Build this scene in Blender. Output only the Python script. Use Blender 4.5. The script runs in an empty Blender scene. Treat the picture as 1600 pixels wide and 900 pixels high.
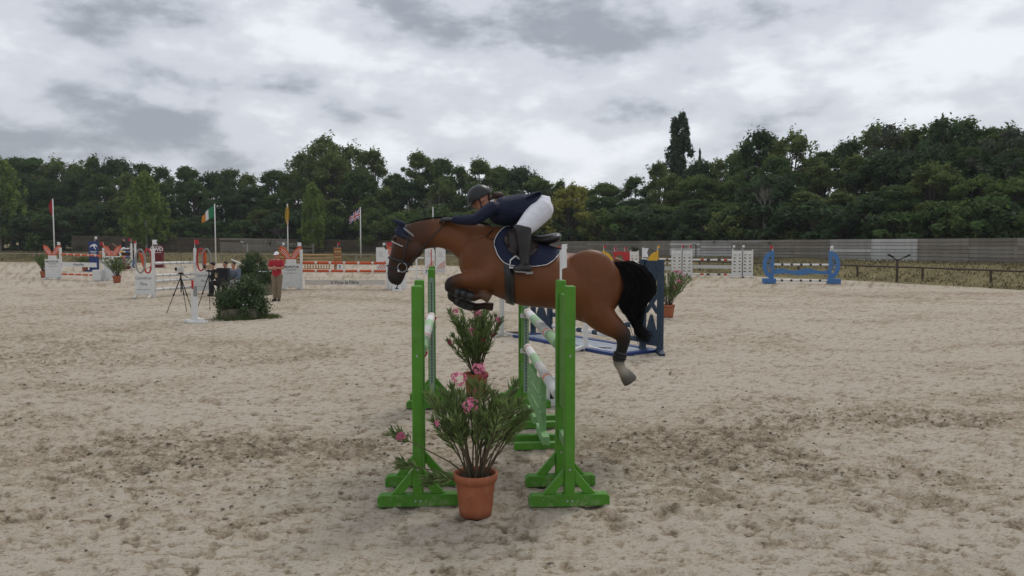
import bpy, math, random
import numpy as np
from mathutils import Vector, Matrix
R = math.radians
scene = bpy.context.scene
COL = scene.collection
random.seed(7)

# ---------------------------------------------------------------- camera, light, exposure
CAM_H = 2.1                       # eye height (raised spectator bank)
FPX = 1200.0                      # focal length in 1600-px-wide picture units
PITCH = math.atan(74 / FPX)
cam_d = bpy.data.cameras.new('camera')
cam_d.sensor_width = 36.0
cam_d.lens = 36.0 * FPX / 1600.0
cam_d.clip_start = 0.05
cam_d.clip_end = 3000
cam = bpy.data.objects.new('camera', cam_d)
cam.location = (0, 0, CAM_H)
cam.rotation_euler = (R(90) - PITCH, 0, 0)
COL.objects.link(cam)
scene.camera = cam

SUN_EL, SUN_AZ = R(52), R(28)     # behind and to the right, veiled by cloud
world = bpy.data.worlds.new('World')
scene.world = world
world.use_nodes = True
wn = world.node_tree
wn.nodes.clear()
def N(t, typ, **kw):
    n = t.nodes.new(typ)
    for k, v in kw.items():
        if k == 'inp':
            for kk, vv in v.items():
                n.inputs[kk].default_value = vv
        else:
            setattr(n, k, v)
    return n
def wmath(op, a=None, b=None, t=None):
    t = t or wn
    n = N(t, 'ShaderNodeMath', operation=op)
    for i, s in enumerate((a, b)):
        if s is None: continue
        if isinstance(s, (int, float)): n.inputs[i].default_value = s
        else: t.links.new(s, n.inputs[i])
    return n.outputs[0]
sky = N(wn, 'ShaderNodeTexSky', sky_type='NISHITA', sun_disc=False)
sky.sun_elevation = SUN_EL
sky.sun_rotation = SUN_AZ
tc = N(wn, 'ShaderNodeTexCoord')
def cloud(scale, detail, rough, off, dist=0.0):
    mp = N(wn, 'ShaderNodeMapping')
    mp.inputs['Scale'].default_value = (1.0, 1.0, 2.3)
    mp.inputs['Location'].default_value = off
    wn.links.new(tc.outputs['Generated'], mp.inputs['Vector'])
    n = N(wn, 'ShaderNodeTexNoise', inp={'Scale': scale, 'Detail': detail, 'Roughness': rough, 'Distortion': dist})
    wn.links.new(mp.outputs[0], n.inputs['Vector'])
    return n.outputs['Fac']
OFF = (1.7, 6.2, 2.1)
big = cloud(2.6, 4.0, 0.5, OFF, .1)
d0 = cloud(4.6, 12.0, 0.56, OFF, 0.0)
d1 = cloud(4.6, 12.0, 0.56, (OFF[0] + .015, OFF[1], OFF[2] + 0.07), 0.0)
lit = wmath('MULTIPLY', wmath('SUBTRACT', d0, d1), 2.8)          # bright tops, grey bellies
body = wmath('MULTIPLY', wmath('SUBTRACT', 0.52, big), 2.0)
fine = wmath('MULTIPLY', wmath('SUBTRACT', 0.5, d0), 0.7)
val = wmath('ADD', wmath('ADD', wmath('ADD', lit, body), fine), 0.50)
ramp = N(wn, 'ShaderNodeValToRGB')
ramp.color_ramp.interpolation = 'EASE'
e = ramp.color_ramp.elements
e[0].position = 0.0; e[0].color = (0.30, 0.325, 0.365, 1)
e[1].position = 1.0; e[1].color = (0.79, 0.81, 0.85, 1)
m_ = ramp.color_ramp.elements.new(0.5); m_.color = (0.58, 0.605, 0.655, 1)
wn.links.new(val, ramp.inputs[0])
x10 = N(wn, 'ShaderNodeVectorMath', operation='SCALE')
x10.inputs['Scale'].default_value = 10.0
wn.links.new(ramp.outputs[0], x10.inputs[0])
mix = N(wn, 'ShaderNodeMix', data_type='RGBA')
mix.inputs['Factor'].default_value = 0.93                         # thick cloud cover over the clear sky
wn.links.new(sky.outputs[0], mix.inputs['A'])
wn.links.new(x10.outputs[0], mix.inputs['B'])
bg = N(wn, 'ShaderNodeBackground')
bg.inputs['Strength'].default_value = 0.1
wn.links.new(mix.outputs['Result'], bg.inputs['Color'])
wo = N(wn, 'ShaderNodeOutputWorld')
wn.links.new(bg.outputs[0], wo.inputs['Surface'])

sun_d = bpy.data.lights.new('sun', 'SUN')
sun_d.energy = 1.15
sun_d.angle = R(18)
sun_d.color = (1.0, 0.95, 0.88)
sun = bpy.data.objects.new('sun', sun_d)
sd = Vector((math.sin(SUN_AZ) * math.cos(SUN_EL), math.cos(SUN_AZ) * math.cos(SUN_EL), math.sin(SUN_EL)))
sun.rotation_euler = sd.to_track_quat('Z', 'Y').to_euler()
sun.location = sd * 60
COL.objects.link(sun)
vs = scene.view_settings
vs.view_transform = 'Standard'; vs.look = 'None'; vs.exposure = 0.2; vs.gamma = 1.0
vs.use_curve_mapping = False

# ---------------------------------------------------------------- surveying helpers
def P(px, py, Y):
    """world point seen at picture position (px,py) at distance Y"""
    x = (px - 800) / FPX; v = -(py - 450) / FPX
    dy = math.cos(PITCH) + v * math.sin(PITCH); dz = -math.sin(PITCH) + v * math.cos(PITCH)
    t = Y / dy
    return Vector((x * t, Y, CAM_H + dz * t))
def G(px, py, z=0.0):
    x = (px - 800) / FPX; v = -(py - 450) / FPX
    dy = math.cos(PITCH) + v * math.sin(PITCH); dz = -math.sin(PITCH) + v * math.cos(PITCH)
    t = (z - CAM_H) / dz
    return Vector((x * t, dy * t, z))
def V(*a): return Vector(a)

# ---------------------------------------------------------------- materials
MATS = {}
def mat(name, col, rough=0.7, var=0.12, scale=6.0, bump=0.0, bscale=None, spec=0.3, metal=0.0,
        dirt=None, dirt_amt=0.0, coat=0.0, trans=0.0, island=0.0, attr=None):
    if name in MATS: return MATS[name]
    m = bpy.data.materials.new(name); m.use_nodes = True
    t = m.node_tree; b = t.nodes['Principled BSDF']
    b.inputs['Roughness'].default_value = rough
    b.inputs['Metallic'].default_value = metal
    b.inputs['Specular IOR Level'].default_value = spec
    b.inputs['Coat Weight'].default_value = coat
    co = N(t, 'ShaderNodeTexCoord')
    nz = N(t, 'ShaderNodeTexNoise', inp={'Scale': scale, 'Detail': 6.0, 'Roughness': 0.6})
    t.links.new(co.outputs['Object'], nz.inputs['Vector'])
    hs = N(t, 'ShaderNodeHueSaturation')
    hs.inputs['Color'].default_value = (*col, 1)
    if attr:
        at = N(t, 'ShaderNodeAttribute', attribute_name=attr)
        t.links.new(at.outputs['Color'], hs.inputs['Color'])
    mr = N(t, 'ShaderNodeMapRange', inp={'From Min': 0.25, 'From Max': 0.75, 'To Min': 1 - var, 'To Max': 1 + var})
    t.links.new(nz.outputs['Fac'], mr.inputs['Value'])
    last = mr.outputs[0]
    if island:
        ge = N(t, 'ShaderNodeNewGeometry')
        m2 = N(t, 'ShaderNodeMapRange', inp={'To Min': 1 - island, 'To Max': 1 + island})
        t.links.new(ge.outputs['Random Per Island'], m2.inputs['Value'])
        last = wmath('MULTIPLY', last, m2.outputs[0], t)
    t.links.new(last, hs.inputs['Value'])
    out = hs.outputs[0]
    if dirt:
        n2 = N(t, 'ShaderNodeTexNoise', inp={'Scale': scale * 2.3, 'Detail': 8.0, 'Roughness': 0.7})
        t.links.new(co.outputs['Object'], n2.inputs['Vector'])
        r2 = N(t, 'ShaderNodeMapRange', inp={'From Min': 0.52, 'From Max': 0.72, 'To Min': 0.0, 'To Max': dirt_amt})
        t.links.new(n2.outputs['Fac'], r2.inputs['Value'])
        mx = N(t, 'ShaderNodeMix', data_type='RGBA')
        mx.inputs['B'].default_value = (*dirt, 1)
        t.links.new(r2.outputs[0], mx.inputs['Factor']); t.links.new(out, mx.inputs['A'])
        out = mx.outputs['Result']
    t.links.new(out, b.inputs['Base Color'])
    if trans:
        b.inputs['Subsurface Weight'].default_value = 0.0
        tr = N(t, 'ShaderNodeBsdfTranslucent'); t.links.new(out, tr.inputs['Color'])
        ms = N(t, 'ShaderNodeMixShader'); ms.inputs[0].default_value = trans
        t.links.new(b.outputs[0], ms.inputs[1]); t.links.new(tr.outputs[0], ms.inputs[2])
        t.links.new(ms.outputs[0], t.nodes['Material Output'].inputs['Surface'])
    if bump:
        nb = N(t, 'ShaderNodeTexNoise', inp={'Scale': bscale or scale * 4, 'Detail': 5.0})
        t.links.new(co.outputs['Object'], nb.inputs['Vector'])
        bp = N(t, 'ShaderNodeBump', inp={'Strength': bump, 'Distance': 0.02})
        t.links.new(nb.outputs['Fac'], bp.inputs['Height']); t.links.new(bp.outputs[0], b.inputs['Normal'])
    MATS[name] = m
    return m
SANDC = (0.36, 0.31, 0.245)
M_green = mat('green_paint', (0.072, 0.235, 0.016), 0.5, 0.16, 5, 0.15, 40, 0.35, dirt=(0.20, 0.30, 0.14), dirt_amt=0.35)
M_green_foot = mat('green_paint_muddy', (0.070, 0.215, 0.022), 0.6, 0.2, 6, 0.25, 35, 0.25, dirt=(0.34, 0.33, 0.22), dirt_amt=0.75)
M_green_worn = mat('green_paint_worn', (0.17, 0.34, 0.13), 0.65, 0.2, 7, 0.2, 40, dirt=(0.36, 0.42, 0.30), dirt_amt=0.7)
M_track = mat('track_steel', (0.20, 0.30, 0.22), 0.55, 0.15, 12, spec=0.4, dirt=(0.3, 0.33, 0.3), dirt_amt=.5)
M_black = mat('black', (0.012, 0.012, 0.013), 0.6, 0.1)
M_white = mat('white_paint', (0.66, 0.66, 0.64), 0.5, 0.08, 6, dirt=(0.42, 0.37, 0.30), dirt_amt=0.45)
M_white_clean = mat('white_clean', (0.72, 0.72, 0.72), 0.5, 0.04)
M_offwhite = mat('white_faded', (0.50, 0.50, 0.47), 0.6, 0.1, 8, dirt=(0.35, 0.31, 0.25), dirt_amt=0.5)
M_pale_green = mat('pale_green_band', (0.30, 0.46, 0.26), 0.55, 0.12, 8, dirt=(0.42, 0.48, 0.36), dirt_amt=.6)
M_salmon = mat('salmon_band', (0.60, 0.24, 0.16), 0.55, 0.12, 8, dirt=(0.55, 0.42, 0.34), dirt_amt=.4)
M_orange = mat('orange_paint', (0.52, 0.085, 0.022), 0.5, 0.1, 8)
M_red = mat('red_paint', (0.45, 0.022, 0.028), 0.5, 0.1, 8)
M_blue = mat('blue_paint', (0.055, 0.16, 0.36), 0.55, 0.12, 8, dirt=(0.2, 0.27, 0.35), dirt_amt=.4)
M_navy = mat('navy_paint', (0.016, 0.034, 0.060), 0.55, 0.14, 6, 0.1, 30, dirt=(0.08, 0.10, 0.13), dirt_amt=.4)
M_royal = mat('royal_blue', (0.016, 0.04, 0.15), 0.5, 0.1, 8)
M_yellow = mat('yellow_paint', (0.62, 0.36, 0.02), 0.5, 0.1, 8)
M_darkred = mat('dark_red', (0.14, 0.012, 0.018), 0.5, 0.1, 8)
M_grey = mat('grey_paint', (0.26, 0.26, 0.25), 0.55, 0.12, 8)
M_greysteel = mat('galvanised', (0.36, 0.37, 0.37), 0.45, 0.12, 10, metal=0.4)
M_wood = mat('varnished_wood', (0.30, 0.12, 0.035), 0.55, 0.25, 9, dirt=(0.42, 0.24, 0.10), dirt_amt=.5)
M_wood_l = mat('light_wood', (0.40, 0.24, 0.10), 0.6, 0.2, 9)
M_brown = mat('brown_band', (0.16, 0.07, 0.03), 0.6, 0.15, 9)
M_rail = mat('weathered_brown_wood', (0.060, 0.045, 0.032), 0.85, 0.3, 7, 0.3)
M_rail_pale = mat('pale_grey_wood', (0.30, 0.27, 0.21), 0.8, 0.2, 7, 0.2)
M_terracotta = mat('terracotta', (0.33, 0.105, 0.048), 0.75, 0.16, 9, 0.15, 60, dirt=(0.36, 0.23, 0.16), dirt_amt=.55)
M_soil = mat('potting_soil', (0.035, 0.024, 0.016), 0.95, 0.4, 30, 0.8, 60)
M_text = mat('grey_print', (0.07, 0.07, 0.08), 0.6, 0.0)
M_water = mat('tray_surface', (0.40, 0.43, 0.47), 0.25, 0.25, 14, spec=.5, dirt=(0.12, 0.18, 0.36), dirt_amt=.5)
M_khaki_box = mat('planter_wood', (0.17, 0.15, 0.105), 0.85, 0.3, 9, .3)
M_skin = mat('skin', (0.42, 0.20, 0.13), 0.55, 0.08, 12)

# ---------------------------------------------------------------- mesh helpers
class MB:
    def __init__(s): s.v = []; s.f = []; s.m = []
    def add(s, vs, fs, mi=0):
        o = len(s.v); s.v += [tuple(p) for p in vs]
        for f in fs: s.f.append(tuple(i + o for i in f)); s.m.append(mi)
        return s
    def box(s, c, d, rot=None, mi=0):
        h = [x / 2 for x in d]; vs = []
        for x in (-1, 1):
            for y in (-1, 1):
                for z in (-1, 1):
                    p = Vector((x * h[0], y * h[1], z * h[2]))
                    if rot is not None: p = rot @ p
                    vs.append(p + Vector(c))
        return s.add(vs, [(0, 1, 3, 2), (4, 6, 7, 5), (0, 4, 5, 1), (2, 3, 7, 6), (0, 2, 6, 4), (1, 5, 7, 3)], mi)
    def beam(s, a, b, w, h, mi=0, up=(0, 0, 1)):
        a = Vector(a); b = Vector(b); d = (b - a); L = d.length; d.normalize()
        u = Vector(up)
        if abs(d.dot(u)) > 0.98: u = Vector((0, 1, 0))
        sx = d.cross(u).normalized(); uz = sx.cross(d).normalized()
        M = Matrix((d, sx, uz)).transposed()
        return s.box((a + b) / 2, (L, w, h), M, mi)
    def tube(s, pts, rad, n=8, mi=0, cap=True):
        pts = [Vector(p) for p in pts]
        if isinstance(rad, (int, float)): rad = [rad] * len(pts)
        vs = []; fs = []
        prev = None
        for i, p in enumerate(pts):
            if i == 0: d = pts[1] - pts[0]
            elif i == len(pts) - 1: d = pts[-1] - pts[-2]
            else: d = pts[i + 1] - pts[i - 1]
            d.normalize()
            if prev is None:
                u = d.orthogonal().normalized()
            else:
                u = (prev - d * prev.dot(d))
                u = u.normalized() if u.length > 1e-6 else d.orthogonal().normalized()
            prev = u; w = d.cross(u)
            for k in range(n):
                a = 2 * math.pi * k / n
                vs.append(p + (u * math.cos(a) + w * math.sin(a)) * rad[i])
        for i in range(len(pts) - 1):
            for k in range(n):
                fs.append((i * n + k, i * n + (k + 1) % n, (i + 1) * n + (k + 1) % n, (i + 1) * n + k))
        if cap:
            fs.append(tuple(range(n - 1, -1, -1))); fs.append(tuple(range((len(pts) - 1) * n, len(pts) * n)))
        return s.add(vs, fs, mi)
    def prism(s, poly, o, ux, uy, th, mi=0):
        """extrude a 2-D outline lying in the plane (ux,uy) through o by th along the normal"""
        o = Vector(o); ux = Vector(ux); uy = Vector(uy); nn = ux.cross(uy).normalized() * (th / 2)
        n = len(poly)
        a = [o + ux * x + uy * y + nn for x, y in poly]; b = [o + ux * x + uy * y - nn for x, y in poly]
        fs = [tuple(range(n)), tuple(range(2 * n - 1, n - 1, -1))]
        for k in range(n):
            j = (k + 1) % n
            fs.append((k, n + k, n + j, j))
        return s.add(a + b, fs, mi)
    def band(s, inner, outer, o, ux, uy, th, closed=True, mi=0):
        """flat strip between two 2-D outlines with equal point counts (a board with a hole)"""
        o = Vector(o); ux = Vector(ux); uy = Vector(uy); nn = ux.cross(uy).normalized() * (th / 2)
        n = len(inner)
        vs = []
        for L, sg in ((inner, 1), (outer, 1), (inner, -1), (outer, -1)):
            vs += [o + ux * x + uy * y + nn * sg for x, y in L]
        fs = []
        rng = range(n if closed else n - 1)
        for k in rng:
            j = (k + 1) % n
            fs += [(k, j, n + j, n + k), (2 * n + k, 3 * n + k, 3 * n + j, 2 * n + j),
                   (k, 2 * n + k, 2 * n + j, j), (n + k, n + j, 3 * n + j, 3 * n + k)]
        if not closed:
            fs += [(0, n, 3 * n, 2 * n), (n - 1, 3 * n - 1, 4 * n - 1, 2 * n - 1)]
        return s.add(vs, fs, mi)
    def build(s, name, mats, parent=None, smooth=False, bevel=0.0):
        me = bpy.data.meshes.new(name)
        me.from_pydata(s.v, [], s.f)
        if not isinstance(mats, (list, tuple)): mats = [mats]
        for m in mats: me.materials.append(m)
        if len(mats) > 1: me.polygons.foreach_set('material_index', s.m)
        if smooth: me.polygons.foreach_set('use_smooth', [True] * len(me.polygons))
        me.update()
        o = bpy.data.objects.new(name, me); COL.objects.link(o)
        if parent is not None: o.parent = parent
        if bevel:
            b = o.modifiers.new('bevel', 'BEVEL'); b.width = bevel; b.segments = 2; b.limit_method = 'ANGLE'
        return o
def tag(o, label=None, cat=None, group=None, kind=None):
    if label: o['label'] = label
    if cat: o['category'] = cat
    if group: o['group'] = group
    if kind: o['kind'] = kind
    return o
def thing(name, label, cat, loc=(0, 0, 0), rz=0.0, group=None):
    o = bpy.data.objects.new(name, None); o.empty_display_size = 0.2
    o.location = loc; o.rotation_euler = (0, 0, rz)
    COL.objects.link(o)
    return tag(o, label, cat, group)
def copy_thing(src, loc, rz=0.0, sc=1.0, label=None, group=None):
    c = src.copy(); COL.objects.link(c); c.location = loc; c.rotation_euler = (0, 0, rz)
    c.scale = (sc, sc, sc) if isinstance(sc, (int, float)) else sc
    if label: c['label'] = label
    if group: c['group'] = group
    for ch in src.children:
        d = ch.copy(); COL.objects.link(d); d.parent = c
        for g in ch.children:
            h = g.copy(); COL.objects.link(h); h.parent = d
    return c
def lettering(txt, size, m, parent, loc, rot, name='lettering', bold=0.0, ext=0.002, sx=1.0):
    cu = bpy.data.curves.new(name, 'FONT'); cu.body = txt; cu.size = size
    cu.align_x = 'CENTER'; cu.align_y = 'CENTER'; cu.extrude = ext; cu.offset = bold; cu.resolution_u = 3
    tmp = bpy.data.objects.new('tmp', cu); COL.objects.link(tmp)
    dg = bpy.context.evaluated_depsgraph_get()
    me = bpy.data.meshes.new_from_object(tmp.evaluated_get(dg))
    bpy.data.objects.remove(tmp); bpy.data.curves.remove(cu)
    me.materials.clear(); me.materials.append(m)
    o = bpy.data.objects.new(name, me); COL.objects.link(o); o.parent = parent
    o.location = loc; o.rotation_euler = rot; o.scale = (sx, 1, 1)
    return o
def loft(rings, n=18, power=2.0):
    """closed tube through rings (centre, half axis a, half axis b)"""
    vs = []; fs = []
    for c, a, b in rings:
        c = Vector(c); a = Vector(a); b = Vector(b)
        for k in range(n):
            t = 2 * math.pi * k / n
            ct, st = math.cos(t), math.sin(t)
            if power != 2.0:
                ct = math.copysign(abs(ct) ** (2 / power), ct); st = math.copysign(abs(st) ** (2 / power), st)
            vs.append(c + a * ct + b * st)
    m = len(rings)
    for i in range(m - 1):
        for k in range(n):
            fs.append((i * n + k, i * n + (k + 1) % n, (i + 1) * n + (k + 1) % n, (i + 1) * n + k))
    fs.append(tuple(range(n - 1, -1, -1))); fs.append(tuple(range((m - 1) * n, m * n)))
    return vs, fs
def limb(pts, rad, n=12, lat=None, flat=1.0):
    """tapering limb; returns loft data (round, optionally flattened along lat)"""
    b = MB(); b.tube(pts, rad, n)
    return b.v, b.f
def ellipsoid(c, ax, n=14):
    c = Vector(c); ax = [Vector(a) for a in ax]
    rings = []
    for i in range(1, n):
        t = math.pi * i / n
        rings.append((c - ax[2] * math.cos(t), ax[0] * math.sin(t), ax[1] * math.sin(t)))
    return loft(rings, 16)
def remesh(name, pieces, voxel, material, parent=None, smooth=4, colour=None, factor=0.5):
    vs = []; fs = []
    for v, f in pieces:
        o = len(vs); vs += [tuple(p) for p in v]; fs += [tuple(i + o for i in q) for q in f]
    me = bpy.data.meshes.new('tmp'); me.from_pydata(vs, [], fs); me.update()
    ob = bpy.data.objects.new('tmp', me); COL.objects.link(ob)
    r = ob.modifiers.new('r', 'REMESH'); r.mode = 'VOXEL'; r.voxel_size = voxel; r.use_smooth_shade = True
    if smooth:
        s_ = ob.modifiers.new('s', 'SMOOTH'); s_.iterations = smooth; s_.factor = factor
    dg = bpy.context.evaluated_depsgraph_get()
    m2 = bpy.data.meshes.new_from_object(ob.evaluated_get(dg))
    bpy.data.objects.remove(ob); bpy.data.meshes.remove(me)
    m2.name = name; m2.materials.clear(); m2.materials.append(material)
    m2.polygons.foreach_set('use_smooth', [True] * len(m2.polygons))
    o = bpy.data.objects.new(name, m2); COL.objects.link(o)
    if parent is not None: o.parent = parent
    if colour:
        co = np.empty(len(m2.vertices) * 3); m2.vertices.foreach_get('co', co); co = co.reshape(-1, 3)
        c = colour(co)
        at = m2.color_attributes.new('col', 'FLOAT_COLOR', 'POINT')
        at.data.foreach_set('color', np.concatenate([c, np.ones((len(c), 1))], 1).astype(np.float32).ravel())
    return o
def attach(o, parent):
    o.parent = parent
    o.matrix_parent_inverse = Matrix.Translation(-Vector(parent.location))
    return o
# ---------------------------------------------------------------- sand arena
rng = np.random.default_rng(11)
def vnoise(x, y, seed=0):
    xi = np.floor(x).astype(np.int64); yi = np.floor(y).astype(np.int64)
    fx = x - xi; fy = y - yi
    fx = fx * fx * (3 - 2 * fx); fy = fy * fy * (3 - 2 * fy)
    def h(a, b):
        n = (a * 374761393 + b * 668265263 + seed * 1442695041) & 0xFFFFFFFF
        n = ((n ^ (n >> 13)) * 1274126177) & 0xFFFFFFFF
        return ((n ^ (n >> 16)) & 0xFFFF) / 65535.0
    return (h(xi, yi) * (1 - fx) + h(xi + 1, yi) * fx) * (1 - fy) + (h(xi, yi + 1) * (1 - fx) + h(xi + 1, yi + 1) * fx) * fy
def fbm(x, y, oct=4, seed=0, gain=0.5):
    s = 0; a = 1; tot = 0
    for i in range(oct):
        s = s + a * vnoise(x * 2 ** i + 17.3 * i, y * 2 ** i - 9.1 * i, seed + i); tot += a; a *= gain
    return s / tot
inner = np.linspace(-0.9, 0.9, 620)
cols = np.concatenate([[-40, -12, -4, -2, -1.4, -1.1], inner, [1.1, 1.4, 2, 4, 12, 40]])
ys = [1.6]
while ys[-1] < 34: ys.append(ys[-1] * 1.0062 + 0.002)
while ys[-1] < 260: ys.append(ys[-1] * 1.06)
ys = np.array([-200., -60., -15., 0.0] + ys)
wid = np.where(ys < 1.6, 8.0, ys)
X = cols[None, :] * wid[:, None]; Y = np.repeat(ys[:, None], len(cols), 1)
x = X.ravel(); y = Y.ravel()
far = np.clip((40 - y) / 25, 0, 1) * np.clip(y / 1.6, 0, 1)
# churned, damp tracks: where horses take off and land, and the riding lines
def blob(cx, cy, rx, ry, ang=0.0):
    dx = x - cx; dy = y - cy; c, s = math.cos(ang), math.sin(ang)
    u = (dx * c + dy * s) / rx; v = (-dx * s + dy * c) / ry
    return np.exp(-(u * u + v * v))
g1 = G(1080, 700); g2 = G(400, 690); g3 = G(1400, 660); g4 = G(250, 800); g5 = G(200, 560); g6 = G(1250, 790); g7 = G(640, 680)
churn = (1.15 * blob(g1.x, g1.y, 1.5, 0.75) + 0.85 * blob(g2.x, g2.y, 2.0, 0.8, 0.15) + 0.55 * blob(g3.x, g3.y, 2.2, .7, -.1)
         + 0.4 * blob(g4.x, g4.y, 2.2, .45) + 0.55 * blob(g5.x, g5.y, 4.5, 1.0) + 0.45 * blob(g6.x, g6.y, 1.2, .35) + .4 * blob(g7.x, g7.y, .8, .6))
patch = fbm(x * 0.55 + 3, y * 0.9, 4, 5)
lane = fbm(x * 0.12 + 9, y * 0.30, 3, 31)
m1 = np.clip(churn * (0.55 + 0.9 * patch) + np.clip((patch - 0.52) * 3.2, 0, .8) + np.clip((lane - 0.55) * 3, 0, .5), 0, 1.2)
z = 0.018 * (fbm(x * 0.7, y * 0.7, 3, 2) - 0.5)
rough = fbm(x * 7, y * 9, 4, 8, 0.6)
clod = np.clip(fbm(x * 13 + 2.0 * rough, y * 15, 3, 21, 0.6) - 0.50, 0, 1)
fine_ = fbm(x * 34, y * 34, 3, 61, 0.65)
hf = fbm(x * 8.0 + 11, y * 9.5, 4, 71, 0.68)
z += far * (0.010 + 0.030 * m1) * (rough - 0.5) + far * (0.010 + 0.042 * m1) * clod * (0.35 + m1) + far * (0.015 + .022 * m1) * (fine_ - .5)
# harrow scratches: short ridges lying roughly across the view
scr = fbm(x * 7.5 + 0.8 * patch, y * 11 + 0.6 * x, 4, 41, 0.62)
z += far * -0.17 * np.clip(0.42 - scr, 0, 1)
# hoof prints
hp = np.zeros_like(z); dig = np.zeros_like(z)
prints = []
for _ in range(420):
    yy = 2.6 + 14 * rng.random() ** 1.5
    prints.append(((rng.random() - 0.5) * 1.7 * yy * 0.9, yy, rng.random() * 6.28, 0.05 + 0.04 * rng.random(), rng.random()))
for _ in range(150):
    c_ = (g1, g2, g3, g6)[rng.integers(4)]
    prints.append((c_.x + rng.normal() * 1.3, c_.y + rng.normal() * .5, rng.random() * 6.28, 0.07 + .035 * rng.random(), 1.0))
ny, nx = X.shape
for (hx, hy, ha, hr, hd) in prints:
    i0 = np.searchsorted(ys, hy - 0.3); i1 = np.searchsorted(ys, hy + 0.3)
    sl = slice(i0 * nx, i1 * nx)
    dx = x[sl] - hx; dy = y[sl] - hy
    ca_, sa_ = math.cos(ha), math.sin(ha)
    rr = np.hypot((dx * ca_ + dy * sa_) * .75, (-dx * sa_ + dy * ca_) * 1.1) / hr * (.72 + .56 * hf[sl])
    asym = 0.6 + 0.4 * np.cos(np.arctan2(dy, dx) - ha)
    depth = 0.006 + 0.017 * hd
    hp[sl] += np.where(rr < 2.4, -depth * np.exp(-(rr ** 4)) + depth * 0.75 * asym * np.exp(-((rr - 1.35) / 0.33) ** 2), 0)
    dig[sl] += np.where(rr < 2.4, 0.75 * np.exp(-(rr / 1.1) ** 4) * hd, 0)
z += hp * far
edge_dark = np.clip(m1 * (0.06 + 0.68 * np.clip((hf - .40) * 3.5, 0, 1)) + np.clip(clod * (0.5 + 1.8 * m1), 0, .6) + dig * .35 + np.clip((0.41 - scr) * 6.0, 0, .7) + np.clip((fine_ - .58) * 4.5, 0, .5), 0, 1.3)  # darker damp and dug sand, plus shade painted into the harrow scratches
fl = np.zeros((ny - 1) * (nx - 1) * 4, dtype=np.int32).reshape(ny - 1, nx - 1, 4)
ii = np.arange(ny * nx).reshape(ny, nx)
fl[..., 0] = ii[:-1, :-1]; fl[..., 1] = ii[:-1, 1:]; fl[..., 2] = ii[1:, 1:]; fl[..., 3] = ii[1:, :-1]
def fast_mesh(name, verts, quads):
    me = bpy.data.meshes.new(name)
    nv = len(verts); nf = len(quads); k = quads.shape[1]
    me.vertices.add(nv); me.vertices.foreach_set('co', np.asarray(verts, np.float32).ravel())
    me.loops.add(nf * k); me.loops.foreach_set('vertex_index', np.asarray(quads, np.int32).ravel())
    me.polygons.add(nf); me.polygons.foreach_set('loop_start', np.arange(0, nf * k, k, dtype=np.int32))
    me.update(calc_edges=True); me.validate()
    return me
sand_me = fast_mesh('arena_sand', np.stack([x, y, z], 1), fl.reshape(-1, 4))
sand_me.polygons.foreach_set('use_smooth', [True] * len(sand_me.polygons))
at = sand_me.attributes.new('damp_and_shade', 'FLOAT', 'POINT'); at.data.foreach_set('value', edge_dark.astype(np.float32))  # holds moist sand together with the painted scratch shade
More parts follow.
